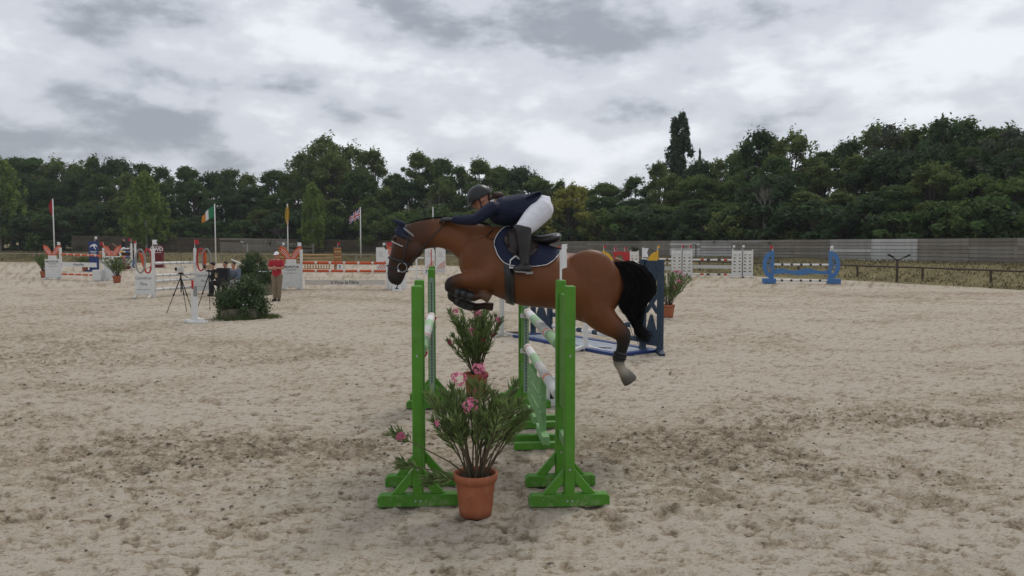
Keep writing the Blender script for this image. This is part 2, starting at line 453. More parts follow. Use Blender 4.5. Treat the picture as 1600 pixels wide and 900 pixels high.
def sand_material():
    m = bpy.data.materials.new('sand'); m.use_nodes = True; t = m.node_tree; b = t.nodes['Principled BSDF']
    b.inputs['Roughness'].default_value = 0.95; b.inputs['Specular IOR Level'].default_value = 0.12
    co = N(t, 'ShaderNodeTexCoord')
    def nz(sc, det, stretch=(1, 1, 1), rough=0.6):
        mp = N(t, 'ShaderNodeMapping'); mp.inputs['Scale'].default_value = stretch
        t.links.new(co.outputs['Object'], mp.inputs['Vector'])
        n = N(t, 'ShaderNodeTexNoise', inp={'Scale': sc, 'Detail': det, 'Roughness': rough})
        t.links.new(mp.outputs[0], n.inputs['Vector']); return n.outputs['Fac']
    at = N(t, 'ShaderNodeAttribute', attribute_name='damp_and_shade')
    big = nz(0.35, 5, (0.6, 1, 1)); mid = nz(2.2, 9, (0.6, 1.2, 1), 0.7); grain = nz(90, 3)
    streak = nz(11, 9, (0.6, 1.2, 1), 0.68); speck = nz(34, 5, (0.8, 1.1, 1), 0.75)
    def ramp(s, a, b_, lo, hi):
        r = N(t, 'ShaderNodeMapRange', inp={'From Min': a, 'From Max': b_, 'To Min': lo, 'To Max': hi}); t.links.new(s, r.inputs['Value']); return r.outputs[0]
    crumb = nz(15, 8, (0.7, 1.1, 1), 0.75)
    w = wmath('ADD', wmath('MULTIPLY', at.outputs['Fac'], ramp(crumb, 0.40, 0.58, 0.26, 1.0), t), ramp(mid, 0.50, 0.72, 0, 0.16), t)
    w = wmath('ADD', w, ramp(streak, 0.562, 0.615, 0, 0.56), t)  # dark streaks: shadows of small ridges painted into the sand colour
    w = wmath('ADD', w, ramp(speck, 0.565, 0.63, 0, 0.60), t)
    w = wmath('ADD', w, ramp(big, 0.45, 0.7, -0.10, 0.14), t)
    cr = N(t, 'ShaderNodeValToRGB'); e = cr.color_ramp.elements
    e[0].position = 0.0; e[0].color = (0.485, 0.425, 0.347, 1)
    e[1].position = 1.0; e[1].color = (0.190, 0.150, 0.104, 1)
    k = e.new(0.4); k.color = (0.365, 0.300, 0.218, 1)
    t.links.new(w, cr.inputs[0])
    hs = N(t, 'ShaderNodeHueSaturation'); t.links.new(cr.outputs[0], hs.inputs['Color'])
    t.links.new(ramp(grain, 0.25, 0.75, 0.86, 1.14), hs.inputs['Value'])
    t.links.new(hs.outputs[0], b.inputs['Base Color'])
    h = wmath('ADD', wmath('MULTIPLY', nz(26, 6, (1, 1, 1), .7), 0.7, t), wmath('MULTIPLY', streak, -1.6, t), t)
    bp = N(t, 'ShaderNodeBump', inp={'Strength': 0.7, 'Distance': 0.05})
    t.links.new(h, bp.inputs['Height']); t.links.new(bp.outputs[0], b.inputs['Normal'])
    return m
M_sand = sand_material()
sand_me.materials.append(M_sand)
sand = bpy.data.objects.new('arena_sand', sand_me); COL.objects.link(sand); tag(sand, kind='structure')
# loose clods thrown up where the ground is dug over
M_clod = mat('damp_sand_clod', (0.25, 0.205, 0.15), 0.95, 0.35, 20, island=0.4)
cv = []; cf = []
base = np.array([[1, 0, 0], [-1, 0, 0], [0, 1, 0], [0, -1, 0], [0, 0, 1], [0, 0, -1]], float)
oct_f = [(0, 2, 4), (2, 1, 4), (1, 3, 4), (3, 0, 4), (2, 0, 5), (1, 2, 5), (3, 1, 5), (0, 3, 5)]
cand_i = rng.choice(len(x), 60000)
cnt = 0
for i in cand_i:
    if y[i] < 2.6 or y[i] > 14 or abs(x[i]) > 0.85 * y[i] or rng.random() > (0.015 + 0.9 * min(1, m1[i]) ** 2.5) * min(1, y[i] / 9) : continue
    sc = (0.006 + 0.016 * rng.random() ** 3) * np.array([1.3, 1.0, 0.75])
    p = base * sc * (0.7 + 0.6 * rng.random((6, 1))) + np.array([x[i] + rng.normal() * .05, y[i] + rng.normal() * .05, z[i] + sc[2] * 0.4])
    o = len(cv) * 6
    cv.append(p); cf += [(a + o, b + o, c + o) for a, b, c in oct_f]; cnt += 1
    if cnt > 5000: break
cme = fast_mesh('sand_clods', np.concatenate(cv), np.array(cf))
cme.materials.append(M_clod)
tag(attach(bpy.data.objects.new('sand_clods', cme), sand), kind='stuff'); COL.objects.link(bpy.data.objects['sand_clods'])

# ---------------------------------------------------------------- grass bank round the arena
edge = [(60, -10), (34, 12), (26.5, 24), (21.9, 32), (18.6, 39.5), (14, 46), (7, 54.5), (-5, 64), (-18, 69), (-32, 72), (-53, 76), (-90, 81), (-150, 90)]
def resample(pts, step):
    out = []; 
    # Catmull-Rom
    P_ = [np.array(p, float) for p in pts]
    for i in range(len(P_) - 1):
        p0 = P_[max(i - 1, 0)]; p1 = P_[i]; p2 = P_[i + 1]; p3 = P_[min(i + 2, len(P_) - 1)]
        n = max(2, int(np.linalg.norm(p2 - p1) / step))
        for k in range(n):
            t = k / n
            out.append(0.5 * ((2 * p1) + (-p0 + p2) * t + (2 * p0 - 5 * p1 + 4 * p2 - p3) * t * t + (-p0 + 3 * p1 - 3 * p2 + p3) * t ** 3))
    out.append(P_[-1]); return np.array(out)
line = resample(edge, 0.8)
tan = np.gradient(line, axis=0); tan /= np.linalg.norm(tan, axis=1)[:, None]
nor = np.stack([tan[:, 1], -tan[:, 0]], 1)          # outward
if (nor[len(nor) // 2] @ np.array([0, 1.0])) < 0: nor = -nor
offs = [-0.7, -0.25, 0.0, 0.35, 0.8, 1.3, 1.9, 2.6, 3.3, 4.0, 5.0, 8, 14, 30, 70, 200]
zz_ = [-0.05, -0.01, 0.03, 0.10, 0.17, 0.28, 0.46, 0.68, 0.86, 0.97, 1.02, 1.05, 1.1, 1.3, 2, 4]
bv = []
for i, (p, n) in enumerate(zip(line, nor)):
    for o, hz in zip(offs, zz_):
        q = p + n * o
        jit = 0.10 * (vnoise(np.array([q[0] * 1.3]), np.array([q[1] * 1.3]), 3)[0] - .5)
        if o < 0.5: q = q + n * (vnoise(np.array([i * 0.35]), np.array([0.3]), 9)[0] - .5) * 0.5
        bv.append((q[0], q[1], hz + jit))
nb = len(offs); ii = np.arange(len(line) * nb).reshape(len(line), nb)
q = np.stack([ii[:-1, :-1], ii[1:, :-1], ii[1:, 1:], ii[:-1, 1:]], -1).reshape(-1, 4)
bank_me = fast_mesh('grass_bank', np.array(bv), q)
bank_me.polygons.foreach_set('use_smooth', [True] * len(bank_me.polygons))
M_bank = mat('dry_grass_ground', (0.165, 0.138, 0.068), 0.95, 0.45, 1.2, 0.9, 9, 0.1, dirt=(0.20, 0.165, 0.075), dirt_amt=0.6)
bank_me.materials.append(M_bank)
bank = bpy.data.objects.new('grass_bank', bank_me); COL.objects.link(bank); tag(bank, kind='structure')
def bank_z(o): return float(np.interp(o, offs, zz_))
# grass blades on the bank: one object nobody could count
M_grass = mat('bank_grass', (0.170, 0.142, 0.066), 0.9, 0.45, 0.35, island=0.4)
gv = []; 
for i in range(0, len(line) - 1):
    if not (-70 < line[i][0] < 30 and line[i][1] > 22): continue
    dd = line[i][1]
    for _ in range(int(150 if dd < 50 else 70)):
        o = rng.random() ** 0.8 * 4.4 - 0.05
        p = line[i] + (line[i + 1] - line[i]) * rng.random() + nor[i] * o
        h = (0.04 + 0.09 * rng.random()) * (1.3 if o < 0.6 or rng.random() < .06 else 1.0); w = 0.022 + dd * 0.0006
        a = rng.random() * 6.28; lean = rng.normal(size=2) * 0.06
        zb = bank_z(o) - 0.03
        gv.append([[p[0] - w * math.cos(a), p[1] - w * math.sin(a), zb], [p[0] + w * math.cos(a), p[1] + w * math.sin(a), zb], [p[0] + lean[0], p[1] + lean[1], zb + h + .03]])
gv = np.array(gv).reshape(-1, 3)
gme = fast_mesh('bank_grass', gv, np.arange(len(gv)).reshape(-1, 3)); gme.materials.append(M_grass)
tag(attach(bpy.data.objects.new('bank_grass', gme), bank), kind='stuff'); COL.objects.link(bpy.data.objects['bank_grass'])

# ---------------------------------------------------------------- plank walls behind the bank
def arc(line):
    d = np.concatenate([[0], np.cumsum(np.linalg.norm(np.diff(line, axis=0), axis=1))]); return d
S = arc(line)
def along(s, off=0.0):
    xx = np.interp(s, S, line[:, 0]); yy = np.interp(s, S, line[:, 1])
    nx_ = np.interp(s, S, nor[:, 0]); ny_ = np.interp(s, S, nor[:, 1])
    return Vector((xx + nx_ * off, yy + ny_ * off, 0)), Vector((nx_, ny_, 0)).normalized()
def px_of(p): return 800 + FPX * p.x / p.y
def s_at_px(px, off):
    ss = np.linspace(0, S[-1], 3000); best = None
    for s in ss:
        p, _ = along(s, off)
        if p.y < 5: continue
        e_ = abs(px_of(p) - px)
        if best is None or e_ < best[0]: best = (e_, s)
    return best[1]
def wall_mat(name, col, d):
    return mat(name, col, 0.9, 0.28, 1.6, 0.35, 22, 0.15, dirt=d, dirt_amt=.6)
M_wall = [wall_mat('old_board_a', (0.190, 0.172, 0.142), (0.19, 0.17, 0.145)), wall_mat('old_board_b', (0.165, 0.150, 0.124), (0.17, 0.155, 0.13)),
          wall_mat('old_board_c', (0.215, 0.20, 0.172), (0.22, 0.205, 0.18))]
M_wall_pale = [wall_mat('bleached_board_a', (0.40, 0.40, 0.385), (0.20, 0.19, 0.17)), wall_mat('bleached_board_b', (0.46, 0.46, 0.445), (0.34, 0.23, 0.21))]
M_wall_dk = [wall_mat('dark_board_a', (0.082, 0.068, 0.050), (0.10, 0.088, 0.068)), wall_mat('dark_board_b', (0.070, 0.058, 0.043), (0.09, 0.08, 0.06))]
M_wall_mid = wall_mat('half_bleached_board', (0.27, 0.26, 0.24), (0.30, 0.295, 0.28))
def plank_wall(label, s0, s1, off, top, base, rows, pale, dark, seg=2.4):
    p0, _ = along(s0, off)
    w = thing('plank_wall', label, 'wall', (p0.x, p0.y, 0))
    n = max(1, int(round((s1 - s0) / seg))); rnd = random.Random(5)
    cache = {}
    for k in range(n):
        a, na = along(s0 + (s1 - s0) * k / n, off); b, nb_ = along(s0 + (s1 - s0) * (k + 1) / n, off)
        ta, tb = top((k) / n), top((k + 1) / n)
        L = (b - a).length; ang = math.atan2(b.y - a.y, b.x - a.x)
        mid_px = px_of((a + b) / 2)
        zb = base; zt = (ta + tb) / 2; rh = (zt - zb) / rows
        slope = math.atan2(tb - ta, L)
        pst = MB().box((0, 0, 0), (0.12, 0.10, zt - zb + .25)).build('post', M_rail)
        pst.location = a + na * 0.10 + V(0, 0, (zt + zb) / 2 - 0.16); pst.rotation_euler = (0, 0, ang); attach(pst, w)
        for r_ in range(rows):
            near_ = min([max(lo - mid_px, mid_px - hi) for lo, hi in pale])
            if near_ < rnd.uniform(-26, 4): mm = rnd.choice(M_wall) if dark else rnd.choice(M_wall_pale)
            elif near_ < rnd.uniform(-5, 34): mm = M_wall[0] if dark else M_wall_mid
            else: mm = rnd.choice(M_wall_dk if dark else M_wall)
            key = (round(L, 1), round(rh, 2), mm.name)
            if key not in cache:
                me = MB().box((0, 0, 0), (L - 0.012, 0.045, rh - 0.022)).build('plank', mm)
                cache[key] = me.data; o = me
            else:
                o = bpy.data.objects.new('plank', cache[key]); COL.objects.link(o)
            m = (a + b) / 2
            o.location = V(m.x, m.y, zb + rh * (r_ + 0.5)) + na * rnd.uniform(-0.012, 0.012)
            o.rotation_euler = (0, -slope * 1.0, ang + rnd.uniform(-.002, .002))
            attach(o, w)
    return w
WOFF = 4.3
sR0 = s_at_px(1700, WOFF); sR1 = s_at_px(760, WOFF); sL1 = s_at_px(113, WOFF)
plank_wall('long weathered grey plank wall with two bleached stretches above the brown bank', sR0 - 6, sR1, WOFF,
           lambda t: 2.30 - 0.30 * t, 0.85, 7, [(1318, 1445), (1060, 1135)], False)
plank_wall('darker brown plank wall behind the flagpoles and the weeping birch', sR1 + 0.02, sL1, WOFF,
           lambda t: 2.0 + 0.62 * t, 0.88, 7, [(375, 455)], True)

# ---------------------------------------------------------------- rails
def rail_fence(label, s0, s1, off, h, m, sp, pw, rw):
    p0, _ = along(s0, off)
    w = thing('rail_fence', label, 'fence', (p0.x, p0.y, 0))
    n = int((s1 - s0) / sp); zb = bank_z(off)
    pts = []
    for k in range(n + 1):
        p, nn = along(s0 + (s1 - s0) * k / n, off)
        ln = random.uniform(-.04, .04)
        a = p + V(0, 0, zb - 0.25); b = p + V(ln, 0, zb + h)
        o = MB().tube([V(0, 0, 0), b - a], [pw * 1.05, pw], 7).build('post', m); o.location = a; attach(o, w)
        pts.append(b - V(0, 0, 0.05) - nn * (pw + rw * .4))
    for k in range(n):
        d = pts[k + 1] - pts[k]
        o = MB().tube([V(0, 0, 0), d], rw, 7).build('rail', m); o.location = pts[k]; attach(o, w)
rail_fence('low dark brown wooden rail on posts along the right bank', s_at_px(1680, .9), s_at_px(900, .9), 0.9, 0.62, M_rail, 3.2, 0.055, 0.045)
rail_fence('low pale rail on short posts along the far bank before the flagpoles', s_at_px(880, .9), s_at_px(-40, .9), 0.9, 0.70, M_rail_pale, 6.5, 0.06, 0.04)

# ---------------------------------------------------------------- trees
def leaf_mat(name, col, isl=0.32, tr=0.48):
    return mat(name, col, 0.75, 0.34, 0.55, spec=0.08, trans=tr, island=isl)
M_leafs = [leaf_mat('oak_leaves', (0.078, 0.128, 0.042)), leaf_mat('maple_leaves', (0.105, 0.152, 0.046)), leaf_mat('ash_leaves', (0.135, 0.172, 0.056)),
           leaf_mat('dark_leaves', (0.060, 0.100, 0.044))]
M_birch = leaf_mat('birch_leaves', (0.175, 0.245, 0.062)); M_yel = leaf_mat('willow_leaves', (0.25, 0.25, 0.062)); M_pop = leaf_mat('poplar_leaves', (0.080, 0.110, 0.064))
M_greyleaf = leaf_mat('grey_willow_leaves', (0.090, 0.104, 0.072))
M_bark = mat('bark', (0.060, 0.050, 0.040), 0.9, 0.3, 5, .5); M_bark_pale = mat('pale_bark', (0.21, 0.19, 0.165), 0.9, 0.3, 5, .4)
M_birchbark = mat('birch_bark', (0.42, 0.41, 0.38), 0.8, 0.3, 5, .3, dirt=(0.05, 0.05, 0.05), dirt_amt=.7)
def leaves_mesh(name, centres, r, size, rs):
    """leaf sprays scattered round cluster centres (c, radii)"""
    allv = []
    for (c, rad, n) in centres:
        d = rs.normal(size=(n, 3)); d /= np.linalg.norm(d, axis=1)[:, None]
        k = rs.random((n, 1)) ** 0.40 * (1 + .25 * rs.normal(size=(n, 1)))
        p = np.array(c) + d * k * np.array(rad)
        nrm = d + rs.normal(size=(n, 3)) * 0.7 + np.array([0, 0, .5]); nrm /= np.linalg.norm(nrm, axis=1)[:, None]
        u = np.cross(nrm, rs.normal(size=(n, 3))); u /= np.linalg.norm(u, axis=1)[:, None]
        w = np.cross(nrm, u)
        s = size * (0.55 + 0.9 * rs.random((n, 1)))
        allv.append(np.stack([p - u * s * .5, p + w * s * .28 + nrm * s * .05, p + u * s * .55, p - w * s * .28], 1))
    v = np.concatenate(allv).reshape(-1, 3)
    return fast_mesh(name, v, np.arange(len(v)).reshape(-1, 4))
def broadleaf(seed, lm, H=10.0, W=3.3, crown_lo=0.12, n_cl=46, per=150, size=0.34, squash=0.8, spread=1.0):
    rs = np.random.default_rng(seed); rd = random.Random(seed)
    b = MB(); cl = []
    trunk_top = V(rd.uniform(-.4, .4), rd.uniform(-.4, .4), H * 0.72)
    b.tube([V(0, 0, -0.3), V(0.05, 0, H * .2), trunk_top * 0.6, trunk_top, V(trunk_top.x * 1.4, trunk_top.y, H * .93)], [0.22, .17, .12, .07, .02], 7)
    for k in range(n_cl):
        t = rd.random() ** 0.8
        hz = H * (crown_lo + (0.985 - crown_lo) * t)
        prof = math.sin(math.pi * min(1, max(0.04, (t * 0.86 + 0.14))) ** 0.9) ** 0.6
        a = rd.random() * 6.283; rr = W * prof * (0.35 + 0.72 * math.sqrt(rd.random())) * rd.uniform(.72, 1.18)
        c = V(math.cos(a) * rr, math.sin(a) * rr, hz)
        s = rd.uniform(0.45, 1.15) * W * 0.235
        cl.append((tuple(c), (s, s, s * squash), int(per * 1.25 * (s / (W * .21)) ** 2)))
        if k % 2 == 0:
            st = trunk_top * rd.uniform(.35, .95)
            st.z = min(st.z, hz - .1)
            b.tube([st, (st + c) / 2 + V(0, 0, -.15), c], [.06, .04, .015], 5, cap=False)
    for k in range(9):    # sprigs that break the outline at the top
        a = rd.random() * 6.283; rr = W * rd.uniform(0, .6)
        c = V(math.cos(a) * rr, math.sin(a) * rr, H * rd.uniform(.93, 1.03) - rr * .45)
        s = W * rd.uniform(.07, .14)
        cl.append((tuple(c), (s, s, s * 1.8), 26))
    for (c, rad, n) in list(cl)[:n_cl]:   # dark inner fill
        pass
    return leaves_mesh('crown', cl, None, size, rs), b
def weeping(seed, H=9.0, W=1.9, n=210):
    rs = np.random.default_rng(seed); rd = random.Random(seed); b = MB(); cl = []
    b.tube([V(0, 0, -.2), V(.06, 0, H * .4), V(-.05, .05, H * .75), V(0, 0, H * .97)], [.14, .10, .06, .015], 7)
    for k in range(n):
        t = rd.random() ** .9; hz = H * (0.16 + .83 * t)
        rr = W * (math.sin(math.pi * min(1, t * .80 + .2)) ** .55) * math.sqrt(rd.random()) * rd.uniform(.7, 1.12)
        a = rd.random() * 6.283; L = rd.uniform(.5, 1.3)
        c = V(math.cos(a) * rr, math.sin(a) * rr, hz)
        cl.append(((c.x, c.y, c.z - L * .3), (.24, .24, L * .6), 60))
        if k % 14 == 0:
            s0 = V(0, 0, max(.8, hz - .9 - rr * .4)); b.tube([s0, (s0 + c) / 2 + V(0, 0, .2), c], [.035, .022, .008], 4, cap=False)
    return leaves_mesh('crown', cl, None, .25, rs), b
def poplar(seed, H=17, W=1.7):
    rs = np.random.default_rng(seed); rd = random.Random(seed); b = MB(); cl = []
    for sx, hh in ((-.50, .93), (.28, 1.0)):
        b.tube([V(sx * .3, 0, -.3), V(sx, 0, H * .35), V(sx * 1.1, 0, H * hh * .96)], [.22, .14, .02], 6)
        for k in range(110):
            t = rd.random(); hz = H * hh * (.15 + .84 * t)
            rr = W * .80 * (math.sin(math.pi * min(1, .14 + .86 * t)) ** .55) * math.sqrt(rd.random())
            a = rd.random() * 6.283
            s = rd.uniform(.35, .7) * (1.1 - .45 * t)
            cl.append(((sx * 1.1 + math.cos(a) * rr, math.sin(a) * rr, hz), (s * .8, s * .8, s * 1.7), 110))
    return leaves_mesh('crown', cl, None, .30, rs), b
def bare(seed, H=8.0, spread=.55):
    rd = random.Random(seed); b = MB()
    def grow(p, d, L, r, lv):
        q = p + d * L; b.tube([p, p + d * L * .5 + V(rd.uniform(-1, 1), rd.uniform(-1, 1), 0) * L * .05, q], [r, r * .85, r * .65], 5, cap=False)
        if lv == 0: return
        for k in range(rd.choice((2, 3, 3))):
            nd = (d + V(rd.uniform(-1, 1), rd.uniform(-1, 1), rd.uniform(-.2, .6)) * spread * 1.25).normalized()
            grow(p + d * L * rd.uniform(.55, 1), nd, L * rd.uniform(.55, .8), r * .55, lv - 1)
    grow(V(0, 0, -.2), V(0, 0, 1), H * .33, .10, 5)
    return None, b
def tree_proto(name, label, group, cm, tb, lm, bm):
    t = thing(name, label, 'tree', (0, 0, -500), 0, group)
    tb.build('trunk', bm, t, smooth=True)
    if cm is not None:
        cm.materials.append(lm); c = bpy.data.objects.new('crown', cm); COL.objects.link(c); c.parent = t
    return t
GT = 'broadleaf trees of the wood beyond the walls'
L_T = 'dense dark green broadleaf tree in the wood beyond the plank walls'
protos = []
for k in range(7):
    lm = M_leafs[k % 4]
    cm, tb = broadleaf(100 + k, lm, 10.0, [3.0, 3.5, 2.7, 3.7, 3.1, 2.6, 3.3][k], [.10, .14, .05, .08, .12, .18, .06][k], [74, 84, 66, 90, 62, 56, 80][k], 150, [.27, .28, .25, .28, .26, .25, .27][k])
    protos.append(tree_proto('broadleaf_tree', L_T, GT, cm, tb, lm, M_bark))
airy = []
for k in range(2):
    cm, tb = broadleaf(140 + k, M_leafs[3], 10.0, 3.0, .35, 30, 70, .30, .7)
    airy.append(tree_proto('open_crowned_tree', 'open-crowned tall tree with sky showing between its limbs beyond the right wall', 'open-crowned trees beyond the right wall', cm, tb, M_leafs[3] if k else M_greyleaf, M_bark))
shrubs = []
L_S = 'low bushy undergrowth shrub growing just behind the plank walls'
for k in range(4):
    cm, tb = broadleaf(160 + k, None, 3.2, 2.0, .02, 30, 110, .24, .8)
    lm = [M_leafs[0], M_leafs[1], M_leafs[2], M_leafs[3]][k]
    tt = tree_proto('undergrowth_shrub', L_S, 'undergrowth behind the walls', cm, tb, lm, M_bark); tt['category'] = 'shrub'; shrubs.append(tt)
used = set()
def place(proto, px, Y, top_py, zb=1.05, h0=10.0, wsc=1.0, label=None, group=None, rz=None):
    base = Vector(((px - 800) / FPX * Y, Y, zb))
    top = P(px, top_py, Y).z
    s = (top - zb) / h0
    rz = random.uniform(0, 6.28) if rz is None else rz
    sc = (s * wsc, s * wsc, s)
    if proto.name not in used:
        used.add(proto.name); proto.location = base; proto.rotation_euler = (0, 0, rz); proto.scale = sc
        if label: proto['label'] = label
        return proto
    return copy_thing(proto, base, rz, sc, label, group)
sky_x = [-80, 0, 40, 90, 130, 150, 200, 260, 300, 350, 400, 440, 470, 500, 540, 590, 612, 630, 650, 690, 720, 750, 800, 830, 850, 880, 920, 950, 985, 1000, 1015, 1060, 1100, 1150, 1190, 1230, 1260, 1300, 1340, 1370, 1420, 1450, 1490, 1550, 1600, 1680]
sky_y = [245, 250, 244, 250, 252, 246, 249, 258, 260, 268, 268, 262, 245, 212, 224, 238, 275, 258, 238, 250, 264, 248, 264, 262, 284, 284, 290, 281, 290, 266, 252, 250, 246, 236, 207, 210, 228, 238, 216, 197, 205, 196, 190, 205, 200, 200]
def skyline(px): return float(np.interp(px, sky_x, sky_y))
def wall_Y(px):
    s = s_at_px(px, WOFF); return along(s, WOFF)[0].y
rt = random.Random(3)
# (row offset behind the wall, spacing in px, share of skyline height)
px = -70
k = 0
wy_cache = {int(p): wall_Y(p) for p in range(-100, 1721, 20)}
def wyf(p): return float(np.interp(p, sorted(wy_cache), [wy_cache[q] for q in sorted(wy_cache)]))
for row, (off, sp, lo) in enumerate(((13, 40, 0), (8.5, 52, 22), (4.5, 60, 58))):
    px = -75 + row * 17
    while px < 1690:
        Yt = wyf(px) + off + rt.uniform(-1.2, 1.2)
        ty = skyline(px) + lo + rt.uniform(0, 10 + lo * .5)
        if row == 0: ty = skyline(px) + rt.uniform(-2, 7)
        pr = protos[rt.randrange(7)]
        hgt = P(px, ty, Yt).z - 1.05
        wsc = min(2.2, max(0.75, 1.05 * 7.5 / max(hgt, 3.5))) if hgt < 7.5 else rt.uniform(.85, 1.05)
        if not (row == 0 and 1035 < px < 1090):
            tone = {0: 'deep green', 1: 'mid green', 2: 'light green', 3: 'blackish green'}[protos.index(pr) % 4]
            where = 'the dark brown wall' if px < 760 else 'the weathered grey wall'
            rown = ('tall skyline', 'middle-row', 'low front-row')[row]
            lb = '%s %s broadleaf tree in the wood behind %s' % (tone, rown, where)
            o_ = place(pr, px, Yt, ty, wsc=wsc, label=lb); o_['group'] = '%s %s trees behind %s' % (tone, rown, where)
        px += sp * rt.uniform(.75, 1.25) * (38 / max(25, Yt - 25)) ** 0.25
px = -60
while px < 1690:
    Yt = wyf(px) + 1.9 + rt.uniform(0, 1.2)
    ks = rt.randrange(4); wl_ = 'the dark brown wall' if px < 760 else 'the weathered grey wall'; tn_ = ('deep green', 'mid green', 'light green', 'blackish green')[ks]
    o_ = place(shrubs[ks], px, Yt, rt.uniform(322, 352) - (14 if px > 1150 else 0), zb=0.95, h0=3.2, wsc=rt.uniform(.9, 1.3), label='%s bushy undergrowth shrub rising just behind %s' % (tn_, wl_))
    o_['group'] = '%s undergrowth behind %s' % (tn_, wl_)
    px += rt.uniform(30, 52)
for k in range(16):      # the wood goes on past the left edge of the picture
    p0_ = along(min(S[-1] - 1, s_at_px(-60, WOFF) + 4 + k * 4.2), WOFF + 5 + 6 * (k % 2))[0]
    pr = protos[k % 7]; o_ = copy_thing(pr, V(p0_.x, p0_.y, 1.0), k * 1.3, .95 + .1 * (k % 3), 'broadleaf tree where the wood runs on past the end of the dark wall', 'trees past the end of the dark wall')
# named trees
place(airy[0], 1385, wyf(1385) + 11, 192, wsc=.9); place(airy[1], 1470, wyf(1470) + 10, 188, wsc=.9); place(airy[0], 1565, wyf(1565) + 9, 200)
place(airy[1], 1325, wyf(1325) + 10, 222, wsc=.85); place(airy[1], 1185, wyf(1185) + 12, 206, wsc=.9)
cm, tb = poplar(5)
pt = tree_proto('poplar_tree', 'tall slender twin-stemmed poplar rising above the rest of the wood', None, cm, tb, M_pop, M_bark_pale)
place(pt, 1060, wyf(1060) + 18, 172, h0=17, rz=0.1)
cm, tb = poplar(6, 17, 1.2)
pt = tree_proto('poplar_tree', 'thin dark spire of a young poplar beside the tall twin-stemmed poplar', None, cm, tb, M_pop, M_bark)
place(pt, 1091, wyf(1091) + 16, 235, h0=17, wsc=.5)
cm, tb = weeping(9)
bt = tree_proto('birch_tree', 'narrow bright green weeping birch between yellow flag and British flag', None, cm, tb, M_birch, M_birchbark)
place(bt, 490, wyf(490) - 1.0, 286, zb=.95, h0=9, wsc=.95)
cm, tb = weeping(12, 9, 2.5, 260)
bt2 = tree_proto('birch_tree', 'broad green weeping birch behind the dark red block', None, cm, tb, M_birch, M_birchbark)
place(bt2, 230, wyf(230) - 0.8, 270, zb=.95, h0=9, wsc=1.05)
copy_thing(bt2, Vector(((2 - 800) / FPX * 82, 82, 1.0)), 2.0, (1.05, 1.05, 1.1), 'bright green weeping birch left of the plain bank without a wall', None)
cm, tb = broadleaf(201, None, 6.0, 2.5, .04, 50, 130, .26, 1.0)
wt = tree_proto('willow_bush', 'yellowish green bushy willow behind the rider', None, cm, tb, M_yel, M_bark)
place(wt, 893, wyf(893) + 2.6, 292, h0=6, wsc=1.15)
cm, tb = broadleaf(202, None, 6.0, 2.5, .04, 46, 130, .24, 1.0)
wt = tree_proto('willow_bush', 'rounded grey-green bush above the wall near the blue jump', None, cm, tb, M_greyleaf, M_bark)
place(wt, 1195, wyf(1195) + 2.6, 305, h0=6, wsc=1.0)
for i, (pxx, ty, off, mm, lb) in enumerate(((1193, 238, 1.3, M_bark_pale, 'pale bare birch standing in front of the tall right-hand trees'), (668, 285, 1.3, M_bark_pale, 'leafless greyish tree behind the head of the jumping horse'),
                         (440, 318, 1.3, M_bark_pale, 'small dead tree stump with bare twigs beside the yellow flag'), (868, 262, 8, M_bark, 'bare twiggy treetop above the yellowish willow'),
                         (405, 256, 12, M_bark, 'bare dark branches spreading on the skyline left of the tallest leafy crown'))):
    _, tb = bare(300 + i, 8.0, [.40, .6, .6, .5, .8][i])
    dt = tree_proto('bare_tree', lb, None, None, tb, None, mm)
    place(dt, pxx, wyf(pxx) + off, ty, h0=8.0)
for pr in protos + airy + shrubs:
    if pr.name not in used:
        for c in list(pr.children): bpy.data.objects.remove(c)
        bpy.data.objects.remove(pr)
# ---------------------------------------------------------------- jump furniture
def pole(label, a, b, r, bands, group=None, name='jump_pole'):
    """a..b ends; bands: list of (fraction, material)"""
    a = Vector(a); b = Vector(b); d = b - a; mats = []; m = MB(); t = 0.0
    n = 14 if r > .045 and a.y < 12 else 10
    for fr, mm in bands:
        if mm not in mats: mats.append(mm)
    tot = sum(f for f, _ in bands)
    for k, (fr, mm) in enumerate(bands):
        p0 = d * (t / tot); p1 = d * ((t + fr) / tot); t += fr
        if k == 0: pts = [p0, p0 + d.normalized() * .012, p1]; rr = [r * .8, r, r]
        elif k == len(bands) - 1: pts = [p0, p1 - d.normalized() * .012, p1]; rr = [r, r, r * .8]
        else: pts = [p0, p1]; rr = r
        m.tube(pts, rr, n, mats.index(mm), cap=(k in (0, len(bands) - 1)))
    o = m.build(name, mats, smooth=False)
    o.data.polygons.foreach_set('use_smooth', [len(p.vertices) == 4 for p in o.data.polygons])
    o.location = a
    return tag(o, label, 'pole', group)
def flag_part(parent, x, y, z, col, s=1.0, dirx=1):
    f = MB(); f.tube([V(x, y, z), V(x, y, z + .30 * s)], .012, 6)
    st = f.build('flag_stick', M_white_clean, parent)
    g = MB(); w = .17 * s * dirx; h = .15 * s; z0 = z + .15 * s
    g.prism([(0, 0), (w, -.01), (w * .75, h * .5), (w, h * 1.02), (0, h)], (x, y - .014, z0), (1, 0, 0), (0, 0, 1), .006)
    g.build('flag', col, parent)

